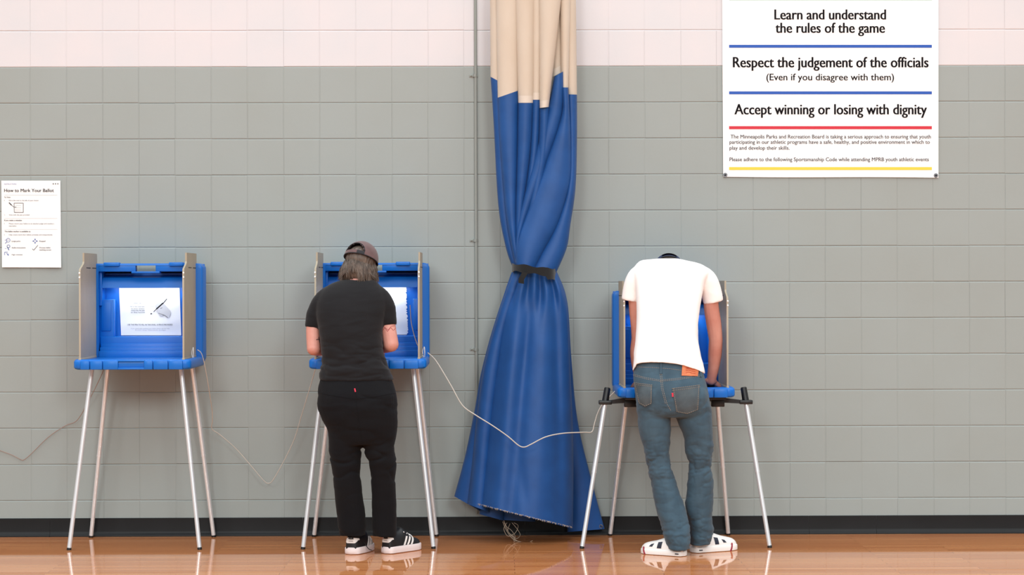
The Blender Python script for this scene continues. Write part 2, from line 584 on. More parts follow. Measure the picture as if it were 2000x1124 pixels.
# ------------------------------------------------------------------ banner
def build_banner():
    Y = -0.008
    t = thing('rules_banner', 'large white sportsmanship rules banner with blue, red and yellow lines', 'banner', P(1622, 346, Y))
    bm = bmesh.new()
    nx, nz = 24, 26
    g = []
    for j in range(nz + 1):
        row = []
        for i in range(nx + 1):
            u, v = i / nx, j / nz
            x = (1409.5 * (1 - u) + 1833 * u) * (1 - v) + (1412.5 * (1 - u) + 1833 * u) * v
            yb = 345.5 + 2 * u + 1.2 * math.sin(u * math.pi * 2) * 0.5
            y = -150 * (1 - v) + yb * v
            row.append((x, y))
        g.append(row)
    for off, flip in ((0.0, False), (0.003, True)):
        vv = [[bm.verts.new(P(x, y, Y + off)) for x, y in row] for row in g]
        for j in range(nz):
            for i in range(nx):
                q = (vv[j][i], vv[j + 1][i], vv[j + 1][i + 1], vv[j][i + 1])
                bm.faces.new(q if not flip else q[::-1])
    mk('sheet', bm, M_banner, t)
    bm = bmesh.new()
    Yt = Y - 0.0012
    for s, a, b, base, cap, wt in (
            ('Learn and understand', 1513, 1730, 38, 19.5, 0.026), ('the rules of the game', 1515, 1728, 64, 19.5, 0.026),
            ('Respect the judgement of the officials', 1432, 1813, 131.5, 20, 0.026), ('(Even if you disagree with them)', 1497, 1746, 157, 13, 0.012),
            ('Accept winning or losing with dignity', 1435, 1810, 223.5, 20, 0.026)):
        bm = bmesh.new()
        text_mesh(bm, s, a, b, base, cap, Yt, wt)
        mk('lettering', bm, M_ink, t, smooth=False)
    for s, a, b, base in (
            ('The Minneapolis Parks and Recreation Board is taking a serious approach to ensuring that youth', 1427, 1818, 270.5),
            ('participating in our athletic programs have a safe, healthy, and positive environment in which to', 1425, 1816, 281),
            ('play and develop their skills.', 1425, 1542, 292.5),
            ('Please adhere to the following Sportsmanship Code while attending MPRB youth athletic events', 1425, 1814, 315)):
        bm = bmesh.new()
        text_mesh(bm, s, a, b, base, 7.2, Yt, 0.012)
        mk('small_lettering', bm, M_inkgray, t, smooth=False)
    for nm, y0, y1, m in (('blue_line', 87, 93.3, M_barblue), ('blue_line', 178, 184.3, M_barblue), ('red_line', 246, 252.5, M_barred), ('yellow_line', 326, 332.3, M_baryel), ('green_line', -6, 0.5, M_bargreen)):
        bm = bmesh.new()
        bar(bm, 1424, y0 + 0.6, 1820, y1, Yt, 0)
        tag(mk(nm, bm, m, t, smooth=False), label=nm.replace('_', ' ') + ' printed across the banner')
    for x, y in ((1416.5, 342), (1828, 343)):
        p = P(x, y, Y)
        bm = bmesh.new()
        limb(bm, [(p.x, Y + 0.004, p.z), (p.x, Y - 0.002, p.z)], [0.013, 0.0125], seg=18, sub=1, ends=False)
        o = mk('screw', bm, M_rivet, t)
        bm = bmesh.new()
        ellipsoid(bm, (p.x, Y - 0.003, p.z), (0.006, 0.004, 0.006))
        mk('screw_head', bm, M_blackpl, o)


build_banner()

# ------------------------------------------------------------------ ballot poster
def build_poster():
    Y = -0.006
    t = thing('ballot_poster', 'white How to Mark Your Ballot poster taped on the wall at far left', 'poster', P(61, 523, Y))
    bm = bmesh.new()
    nx, nz = 12, 16
    def yy(u, v):
        return Y - 0.012 * max(0, v - 0.85) / 0.15 * (0.3 + abs(u - 0.45) * 1.2)
    for off, flip in ((0.0, False), (0.0015, True)):
        vv = []
        for j in range(nz + 1):
            row = []
            for i in range(nx + 1):
                u, v = i / nx, j / nz
                x = (2.5 * (1 - u) + 118 * u) * (1 - v) + (4 * (1 - u) + 119.5 * u) * v
                y = 353 * (1 - v) + (522.5 + u * 0.5) * v
                row.append(bm.verts.new(P(x, y, yy(u, v) + off)))
            vv.append(row)
        for j in range(nz):
            for i in range(nx):
                q = (vv[j][i], vv[j + 1][i], vv[j + 1][i + 1], vv[j][i + 1])
                bm.faces.new(q if not flip else q[::-1])
    mk('paper', bm, M_paper, t, angle=180)
    Yt = Y - 0.0012
    INKS = [M_ink, M_inkgray, M_inklight, M_inkblue]
    def T(txt, a, b, y, c, Yd, wt, mi):
        bt = bmesh.new()
        text_mesh(bt, txt, a, b, y, c, Yd, wt)
        mk('lettering', bt, INKS[mi], t, smooth=False)
    bm = bmesh.new()   # 0 ink 1 grey 2 pale 3 blue
    T('INSTRUCTIONS', 8, 32, 361, 2.4, Yt, 0, 3)
    T('How to Mark Your Ballot', 8.3, 105, 375.3, 6.3, Yt, 0.012, 0)
    bar(bm, 8, 381.2, 112, 381.6, Yt, 2)
    T('To Vote:', 8.3, 20.5, 386.7, 2.4, Yt, 0.02, 0)
    T('1.', 8.3, 10, 393, 2.4, Yt, 0, 1)
    T('Fill in the oval to the left of your choice', 17.5, 75, 393, 2.3, Yt, 0, 1)
    T('2.', 8.3, 10, 421.2, 2.4, Yt, 0, 1)
    T('Vote with the pen provided', 17.5, 57.5, 421.2, 2.3, Yt, 0, 1)
    bar(bm, 8, 426.6, 112, 427, Yt, 2)
    T('If you make a mistake:', 8.3, 43, 431.8, 2.4, Yt, 0.02, 0)
    T('1.', 8.3, 10, 438.3, 2.4, Yt, 0, 1)
    T('Please return your ballot to an election judge and receive a', 17.5, 105.5, 438.3, 2.3, Yt, 0, 1)
    T('new ballot.', 17.5, 32.5, 442.8, 2.3, Yt, 0, 1)
    bar(bm, 8, 448.3, 112, 448.6, Yt, 2)
    T('The ballot marker is available to:', 9, 60, 453.6, 2.5, Yt, 0.02, 0)
    T('1.', 8.3, 10, 460, 2.4, Yt, 0, 1)
    T('Help voters mark their ballots privately and independently.', 17.5, 103, 460, 2.3, Yt, 0, 1)
    for s, a, b, y in (('Large print', 22.8, 39.8, 472.5), ('Audio instructions', 22.8, 50, 485.3), ('High contrast', 22.8, 44, 499), ('Keypad', 77, 88.5, 472.5), ('Process ballot', 77, 98.5, 485.3), ('marking screen', 77, 100, 489.6)):
        T(s, a, b, y, 2.4, Yt, 0.012, 1)
    # drawings: dots, pencil and ballot, magnifier, audio, letter A, keypad, tick, seal
    for x in (104, 108.5, 113):
        bar(bm, x - 0.9, 358.2, x + 0.9, 360.4, Yt, 1)
    for a, b in (((27.5, 397), (45.4, 397)), ((45.4, 397), (45.4, 415.3)), ((45.4, 415.3), (28, 415.3)), ((28, 415.3), (27.5, 397))):
        line(bm, a, b, 0.9, Yt, 1)
    for y in (401.5, 405.3, 409, 412):
        line(bm, (30, y), (41, y), 0.4, Yt, 2)
    line(bm, (17.5, 396), (22.5, 401), 2.0, Yt, 1)
    line(bm, (22.5, 401), (27.5, 405), 0.9, Yt, 1)
    line(bm, (28.5, 405), (32, 405), 1.3, Yt, 1)
    def circ(cx, cy, r, wd, mi, n=16):
        for k in range(n):
            a0, a1 = 2 * math.pi * k / n, 2 * math.pi * (k + 1) / n
            line(bm, (cx + r * math.cos(a0), cy + r * math.sin(a0)), (cx + r * math.cos(a1), cy + r * math.sin(a1)), wd, Yt, mi)
    circ(16, 469.5, 3.7, 0.9, 3); line(bm, (13.5, 472.5), (10, 476), 1.2, Yt, 3); line(bm, (9, 469.3), (18, 469.3), 0.6, Yt, 3)
    circ(16.5, 481.5, 2.8, 1.1, 3); line(bm, (14.5, 483), (17.5, 489), 1.6, Yt, 3); line(bm, (9.5, 485.5), (13, 485.5), 0.6, Yt, 3)
    line(bm, (9, 493), (9, 499), 1.2, Yt, 3); line(bm, (9, 493), (15, 493), 1.2, Yt, 3)
    line(bm, (13, 495), (19, 503), 1.5, Yt, 3); line(bm, (16.8, 496), (14, 503), 1.3, Yt, 3)
    for dx, dy in ((0, -4), (0, 4), (-4, 0), (4, 0)):
        flat_poly(bm, [(68.5 + dx * 1.45, 471.3 + dy * 1.45), (68.5 + dx * 0.6 + dy * 0.4, 471.3 + dy * 0.6 + dx * 0.4), (68.5 + dx * 0.35, 471.3 + dy * 0.35), (68.5 + dx * 0.6 - dy * 0.4, 471.3 + dy * 0.6 - dx * 0.4)], Yt, 3)
    line(bm, (63, 486.5), (66, 489), 0.9, Yt, 1); line(bm, (66, 489), (74, 479.2), 0.9, Yt, 1)
    line(bm, (91, 514.8), (100.5, 514.8), 1.5, Yt, 2); line(bm, (10, 517.3), (30, 517.3), 0.9, Yt, 2)
    circ(109.5, 514, 2.8, 0.7, 2)
    mk('printed_drawing', bm, [M_ink, M_inkgray, M_inklight, M_inkblue], t, smooth=False)


build_poster()

# ------------------------------------------------------------------ voting booths
def rrect(x0, x1, z0, z1, r, n=5):
    pts = []
    for cx, cz, a0 in ((x1 - r, z1 - r, 0), (x0 + r, z1 - r, 90), (x0 + r, z0 + r, 180), (x1 - r, z0 + r, 270)):
        for k in range(n + 1):
            a = math.radians(a0 + 90 * k / n)
            pts.append((cx + r * math.cos(a), cz + r * math.sin(a)))
    return pts


def ring_solid(bm, outer, inner, y0, y1, bev=0.004):
    n = len(outer)
    def o(pts, y): return [bm.verts.new((x, y, z)) for x, z in pts]
    cx = sum(p[0] for p in outer) / n; cz = sum(p[1] for p in outer) / n
    def shrink(pts, d):
        return [(x - math.copysign(d, x - cx), z - math.copysign(d, z - cz)) for x, z in pts]
    loops = [o(outer, y1), o(outer, y0 + bev), o(shrink(outer, bev * 0.4), y0 + bev * 0.4), o(shrink(outer, bev), y0), o(shrink(inner, -bev), y0), o(shrink(inner, -bev * 0.4), y0 + bev * 0.4), o(inner, y0 + bev), o(inner, y1)]
    for a, b in zip(loops, loops[1:] + loops[:1]):
        for i in range(n):
            j = (i + 1) % n
            bm.faces.new((a[i], a[j], b[j], b[i]))


def prism_x(bm, prof, x0, x1):
    """profile in (y, z) pushed along x"""
    loft(bm, [[Vector((x, y, z)) for y, z in prof] for x in (x0, x1)])


def build_booth(name, label, X, dz, wide=False):
    t = thing(name, label, 'voting booth', (X, -0.35, 0), 'blue voting booths along the wall')
    L = Vector((X, 0, 0))
    def mkb(nm, bm, m, par=None, **k):
        bmesh.ops.translate(bm, verts=bm.verts, vec=L)
        bmesh.ops.recalc_face_normals(bm, faces=bm.faces)
        return mk(nm, bm, m, par or t, **k)
    # upright case
    bm = bmesh.new()
    ring_solid(bm, rrect(-0.312, 0.312, 0.985 + dz, 1.533 + dz, 0.03), rrect(-0.262, 0.262, 1.03 + dz, 1.5255 + dz, 0.006), -0.235, -0.085)
    box(bm, -0.305, 0.305, -0.099, -0.085, 0.99 + dz, 1.487 + dz)
    for x0, x1 in ((-0.305, -0.095), (0.056, 0.305)):
        box(bm, x0, x1, -0.099, -0.0855, 1.48 + dz, 1.53 + dz)
    for x0, x1 in ((-0.266, -0.055), (0.055, 0.266)):
        box(bm, x0, x1, -0.233, -0.18, 1.489 + dz, 1.529 + dz, 0.003)
    box(bm, -0.078, 0.078, -0.237, -0.18, 1.479 + dz, 1.4895 + dz, 0.003)
    for x0, x1 in ((-0.228, -0.142), (0.131, 0.209)):
        box(bm, x0, x1, -0.25, -0.2, 1.518 + dz, 1.539 + dz, 0.004)
    # lamp hood
    prism_x(bm, [(-0.095, 1.47 + dz), (-0.165, 1.455 + dz), (-0.196, 1.402 + dz), (-0.196, 1.398 + dz), (-0.15, 1.398 + dz), (-0.15, 1.41 + dz), (-0.095, 1.42 + dz)], -0.262, 0.262)
    # stepped inner pocket
    for s in (-1, 1):
        a, b = sorted((s * 0.185 if s < 0 else 0.222, s * 0.265))
        box(bm, a, b, -0.178, -0.09, 1.0 + dz, 1.336 + dz, 0.006, 3)
        a, b = sorted((s * 0.2 if s < 0 else 0.236, s * 0.255))
        box(bm, a, b, -0.184, -0.17, 1.16 + dz, 1.322 + dz, 0.004)
        a, b = sorted((s * 0.247, s * 0.265))
        box(bm, a, b, -0.2, -0.09, 1.3 + dz, 1.5 + dz, 0.004)
    box(bm, -0.2615, 0.2615, -0.1815, -0.09, 1.0 + dz, 1.13 + dz, 0.006, 3)
    for k, (y, z) in enumerate(((-0.2, 1.092), (-0.222, 1.072), (-0.25, 1.052))):
        box(bm, -0.255, 0.255, y, -0.1, 1.0 + dz, z + dz, 0.004)
    mkb('case', bm, M_blue)
    # lamp tube below the hood
    bm = bmesh.new()
    limb(bm, [(-0.2, -0.135, 1.408 + dz), (0.2, -0.135, 1.408 + dz)], [0.007] * 2, seg=10, sub=1)
    mkb('lamp_tube', bm, M_lamp)
    # shelf
    bm = bmesh.new()
    zt, zb = 1.02 + dz, 0.965 + dz
    def outline(d, r): return rrect(-0.312 + d, 0.312 - d, -0.668 + d, -0.13, r, 6)
    rings = []
    for d, z in ((0.014, zb), (0.005, zb + 0.004), (0, zb + 0.012), (0, zt - 0.014), (0.003, zt - 0.006), (0.01, zt)):
        rings.append([Vector((x, y, z)) for x, y in outline(d, 0.035)])
    rings.append([Vector((x, y, zt)) for x, y in outline(0.026, 0.02)])
    rings.append([Vector((x, y, zt - 0.004)) for x, y in outline(0.03, 0.018)])
    loft(bm, rings)
    for x0, x1 in ((-0.27, -0.222), (-0.218, -0.154), (-0.15, -0.07), (0.066, 0.112), (0.116, 0.193), (0.197, 0.27)):
        box(bm, x0, x1, -0.68, -0.65, zb + 0.001, zt - 0.006, 0.005)
    box(bm, -0.075, 0.07, -0.678, -0.65, zt - 0.012, zt - 0.003, 0.003)
    box(bm, -0.075, 0.07, -0.676, -0.65, zb + 0.001, zb + 0.012, 0.003)
    mkb('shelf', bm, M_blue)
    # side screens
    for s, x in ((-1, -0.276), (1, 0.272)):
        bm = bmesh.new()
        prof = [(-0.655, 1.012), (-0.655, 1.485), (-0.648, 1.5), (-0.566, 1.528), (-0.557, 1.54), (-0.557, 1.587), (-0.212, 1.587), (-0.205, 1.58), (-0.195, 1.012)]
        prism_x(bm, [(y, z + dz) for y, z in prof], x - 0.0045, x + 0.0045)
        box(bm, x - 0.007, x + 0.007, -0.66, -0.2, 1.012 + dz, 1.026 + dz, 0.002)
        o = mkb('side_screen', bm, M_tan, angle=30)
        bm = bmesh.new()
        for y0 in (-0.5, -0.34):
            for xs in (-1, 1):
                box(bm, x + xs * 0.0042, x + xs * 0.0052, y0, y0 + 0.11, 1.505 + dz, 1.51 + dz)
        mkb('slot', bm, M_slot, o)
        for z in (1.478, 1.455):
            bm = bmesh.new()
            ellipsoid(bm, (x + s * 0.0015, -0.656, z + dz), (0.0045, 0.0035, 0.0055), u=10, v=8)
            mkb('rivet', bm, M_paper, o)
    # white zip tie on the right screen
    bm = bmesh.new()
    limb(bm, [(0.295, -0.45, 1.02 + dz), (0.296, -0.46, 1.05 + dz), (0.293, -0.45, 1.075 + dz), (0.284, -0.44, 1.05 + dz), (0.288, -0.44, 1.02 + dz)], [0.0022] * 5, seg=6)
    mkb('zip_tie', bm, M_paper)
    # legs
    if wide:
        spec = [((-0.36, -0.5, 0.845), (-0.503, -0.6, 0)), ((0.376, -0.5, 0.845), (0.502, -0.595, 0)), ((-0.232, -0.17, 0.81), (-0.322, -0.045, 0)), ((0.265, -0.17, 0.81), (0.342, -0.045, 0))]
    else:
        spec = [((-0.243, -0.5, zb + 0.002), (-0.352, -0.585, 0)), ((0.235, -0.5, zb + 0.002), (0.345, -0.585, 0)), ((-0.22, -0.17, zb + 0.002), (-0.342, -0.045, 0)), ((0.245, -0.17, zb + 0.002), (0.345, -0.045, 0))]
    for k, (a, b) in enumerate(spec):
        a, b = Vector(a), Vector(b)
        mid = a.lerp(b, 0.52)
        d = (b - a).normalized()
        bm = bmesh.new()
        limb(bm, [a, mid], [0.0125] * 2, seg=16, sub=1, ends=False)
        limb(bm, [mid - d * 0.004, mid + d * 0.006], [0.0132] * 2, seg=16, sub=1, ends=False)
        limb(bm, [mid, b - d * 0.008], [0.0117] * 2, seg=16, sub=1, ends=False)
        limb(bm, [b - d * 0.09, b - d * 0.085], [0.0122] * 2, seg=16, sub=1, ends=False)
        o = mkb('leg', bm, M_alu)
        bm = bmesh.new()
        limb(bm, [b - d * 0.012, b - d * 0.0], [0.0125, 0.0125], seg=16, sub=1, ends=False)
        for v in bm.verts: v.co.z = max(v.co.z, 0.0)
        mkb('foot_tip', bm, M_blackpl, o)
    if wide:
        for s, (a, b) in ((-1, spec[0]), (1, spec[1])):
            a, b = Vector(a), Vector(b)
            d = (b - a).normalized()
            bm = bmesh.new()
            limb(bm, [a - d * 0.006, a + d * 0.07], [0.017, 0.0185], seg=18, sub=1, ends=False)
            limb(bm, [a - d * 0.01, a - d * 0.004], [0.013, 0.017], seg=18, sub=1, ends=False)
            c = a + d * 0.068
            box(bm, c.x - 0.035, c.x + 0.035, c.y - 0.025, c.y + 0.025, c.z - 0.014, c.z + 0.008, 0.004)
            x0, x1 = c.x, s * 0.14
            loft(bm, [[Vector((x, c.y + yy, z)) for yy, z in ((-0.018, z0), (0.018, z0), (0.018, z1), (-0.018, z1))] for x, z0, z1 in ((x0, c.z - 0.012, c.z + 0.004), (s * 0.27, c.z - 0.006, 0.798), (x1, c.z + 0.008, 0.8075))])
            box(bm, min(s * 0.2, s * 0.27), max(s * 0.2, s * 0.27), c.y - 0.02, c.y + 0.02, c.z - 0.028, c.z + 0.01, 0.004)
            mkb('leg_bracket', bm, M_blackpl)
        bm = bmesh.new()
        box(bm, -0.27, 0.27, -0.6, -0.2, 0.793, 0.808, 0.003)
        mkb('mounting_plate', bm, M_blackpl)
    # its own small lamp light
    l = area('booth_lamp', (X, -0.16, 1.392 + dz), (X, -0.105, 1.2 + dz), 0.4, 0.5, (0.88, 0.95, 1.0), size_y=0.03)
    l.parent = t
    l.location = l.location - Vector((X, -0.35, 0))
    return t


booth = build_booth('voting_booth', 'empty blue voting booth at left with nobody standing at it', -2.02, 0)
build_booth('voting_booth', 'blue voting booth with the person in black standing at it', -0.772, 0)
build_booth('voting_booth', 'low blue voting booth on black bracket legs, person in white shirt leaning over it', 0.868, -0.158, True)


def build_sheet(X, dz, label, torn=False):
    """white instruction sheet stuck inside the lit pocket"""
    cx = 284.6 - (0.312 * 0)
    Y = -0.106
    ox = X + 2.02
    t = thing('instruction_sheet', label, 'instruction sheet', (X + 0.02, Y, 1.13 + dz), 'instruction sheets in the booths')
    def Q(x, y, Yd=Y):
        p = P(x, y, Yd)
        return p + Vector((ox, 0, dz))
    bm = bmesh.new()
    rnd = random.Random(5)
    nx, nz = 14, 44
    for off, flip in ((0.0, False), (0.001, True)):
        vv = []
        for j in range(nz + 1):
            row = []
            for i in range(nx + 1):
                u, v = i / nx, j / nz
                x = (232.5 * (1 - u) + 350.5 * u) * (1 - v) + (236.5 * (1 - u) + 354 * u) * v
                if torn and i == nx: x += 5 + rnd.uniform(-2.4, 1.2) - (3 if j in (0, nz) else 0)
                y = 560.5 * (1 - v) + 655.5 * v
                row.append(bm.verts.new(Q(x, y, Y + off - 0.0015 * math.sin(v * 17 + u * 2) * 0.6)))
            vv.append(row)
        for j in range(nz):
            for i in range(nx):
                q = (vv[j][i], vv[j + 1][i], vv[j + 1][i + 1], vv[j][i + 1])
                bm.faces.new(q if not flip else q[::-1])
    mk('paper', bm, M_paper, t, angle=180)
    bm = bmesh.new()
    Yt = Y - 0.0035
    for s, a, b, y, c, mi in (('VOTING', 258, 267.5, 574.5, 2.0, 2), ('1 2', 281, 287, 574.5, 2.0, 2), ('MARK THE', 261.5, 275.5, 593.7, 2, 1), ('Vote for one', 294, 302, 595.3, 1.8, 2), ('candidate', 293, 302.5, 600.3, 1.8, 2),
                              ('Fill in the oval next', 254.5, 282.5, 600.4, 2.2, 1), ('to your choice', 256, 282, 604.6, 2.3, 1), ('using only the pen', 256, 282.5, 607.8, 2.3, 1), ('in this booth', 256, 283, 611.8, 2.0, 1),
                              ('USE THE PEN TO FILL IN THE OVAL. A PEN IS PROVIDED', 249, 337, 636.2, 2.9, 1), ('If you need help marking your ballot please ask for help', 256, 331, 643, 1.8, 2), ('from any election judge', 264, 324, 646, 1.8, 2)):
        bt = bmesh.new()
        text_mesh(bt, s, a, b, y, c, Yt, 0.01)
        bmesh.ops.translate(bt, verts=bt.verts, vec=(ox, 0, dz))
        mk('lettering', bt, (M_ink, M_inkgray, M_inklight)[mi], t, smooth=False)
    flat_poly(bm, [(303, 597), (309, 592), (314, 590), (319, 592), (326, 600), (333, 608), (334, 612), (330, 621.5), (327, 621), (322, 617), (313, 614), (306, 609)], Yt, 3)
    flat_poly(bm, [(310, 612.5), (316, 615), (319, 616.5), (316, 618), (312, 617)], Yt, 3)
    line(bm, (309, 612), (323, 616.8), 0.7, Yt - 0.0003, 1); line(bm, (323, 616.8), (328, 621.3), 0.7, Yt - 0.0003, 1)
    line(bm, (313, 603), (317, 601.5), 0.9, Yt - 0.0003, 1)
    line(bm, (326, 584), (319, 592.5), 1.5, Yt - 0.0006, 0); line(bm, (319, 592), (305.5, 604), 2.4, Yt - 0.0006, 0)
    line(bm, (305.5, 604), (300, 609.5), 1.2, Yt - 0.0006, 0)
    flat_poly(bm, [(293.5, 613), (296, 612), (297.3, 613.3), (296, 614.6), (293.8, 614.4)], Yt, 0)
    bmesh.ops.translate(bm, verts=bm.verts, vec=(ox, 0, dz))
    mk('printed_drawing', bm, [M_ink, M_inkgray, M_inklight, M_inkhand], t, smooth=False)
    return t


build_sheet(-2.02, 0, 'white instruction sheet lit up inside the empty blue booth at left')
build_sheet(-0.772, 0, 'white instruction sheet with torn edge behind the person in black', True)
build_sheet(0.868, -0.158, 'white instruction sheet mostly hidden behind the person in the white shirt')


def cord(name, label, pts, r, m, sub=5):
    bm = bmesh.new()
    limb(bm, [P(x, y, Y) for x, y, Y in pts], [r] * len(pts), seg=8, sub=sub)
    o = recentre(mk(name, bm, m, angle=180))
    return tag(o, label, 'cord')


cord('power_cord', 'thin tan cord sagging on the wall at far left', [(-60, 862, -.02), (-20, 874, -.02), (20, 888, -.02), (38, 897, -.02), (46, 899, -.02), (60, 888, -.02), (95, 854, -.02), (128, 832, -.02), (150, 822, -.03), (170, 790, -.06), (195, 740, -.1), (205, 716, -.14)], 0.0022, M_cordtan)
cord('power_cord', 'pale thin cord sagging between the left and middle booths', [(386, 684, -.42), (394, 692, -.4), (401, 720, -.36), (408, 760, -.3), (414, 800, -.2), (415, 822, -.15), (414, 838, -.12), (430, 850, -.1), (460, 876, -.08), (490, 910, -.08), (514, 938, -.08), (524, 944.5, -.08), (534, 937, -.09), (556, 898, -.11), (575, 858, -.13), (588, 815, -.15), (598, 782, -.17), (610, 742, -.2), (618, 714, -.25)], 0.0023, M_cord)
cord('power_cord', 'pale grey cord looping across the front of the blue curtain', [(836, 690, -.42), (852, 706, -.44), (880, 752, -.48), (903, 792, -.5), (930, 812, -.52), (962, 832, -.53), (992, 853, -.53), (1012, 870, -.53), (1024, 874, -.53), (1038, 868, -.53), (1066, 854, -.52), (1100, 847, -.5), (1140, 845, -.45), (1156, 844, -.43), (1161, 828, -.42), (1168, 806, -.4), (1180, 786, -.38), (1200, 766, -.36), (1212, 750, -.34)], 0.0031, M_cord)
cord('pen_cord', 'thin grey pen cord hanging inside the middle booth', [(801, 597, -.19), (803, 628, -.22), (808, 652, -.28), (815, 673, -.36), (821, 684, -.42), (826, 693, -.44)], 0.0024, M_cordtan)

# ------------------------------------------------------------------ divider curtain
def poly_at(pts, t):
    L = [0.0]
    for a, b in zip(pts[:-1], pts[1:]):
        L.append(L[-1] + math.hypot(b[0] - a[0], b[1] - a[1]))
    s = t * L[-1]
    for i in range(len(pts) - 1):
        if s <= L[i + 1] + 1e-9:
            k = (s - L[i]) / max(L[i + 1] - L[i], 1e-9)
            return np.array(pts[i], float) * (1 - k) + np.array(pts[i + 1], float) * k
    return np.array(pts[-1], float)


def fold(bm, left, right, Y0, Y1, b0, b1, nu=14, nt=26, back=0.3, ripple=None):
    """one gathered fold of cloth between two edges: rounded front, flatter back"""
    left = catmull([tuple(map(float, p)) for p in left], 5); right = catmull([tuple(map(float, p)) for p in right], 5)
    rings = []
    for k in range(nt + 1):
        t = k / nt
        a, b = poly_at(left, t), poly_at(right, t)
        Y, bu = Y0 + (Y1 - Y0) * t, b0 + (b1 - b0) * t
        ring = []
        for i in range(nu + 1):
            u = i / nu
            th = math.pi * u
            uu = 0.5 - 0.5 * math.cos(th)
            q = a * (1 - uu) + b * uu
            d = Y - bu * math.sin(th) ** 0.8
            if ripple: d += ripple(uu, t)
            ring.append(P(q[0], q[1], d))
        for i in range(1, nu):
            u = 1 - i / nu
            th = math.pi * u
            uu = 0.5 - 0.5 * math.cos(th)
            q = a * (1 - uu) + b * uu
            ring.append(P(q[0], q[1], Y + bu * back * math.sin(th)))
        rings.append(ring)
    loft(bm, rings, cap=False)


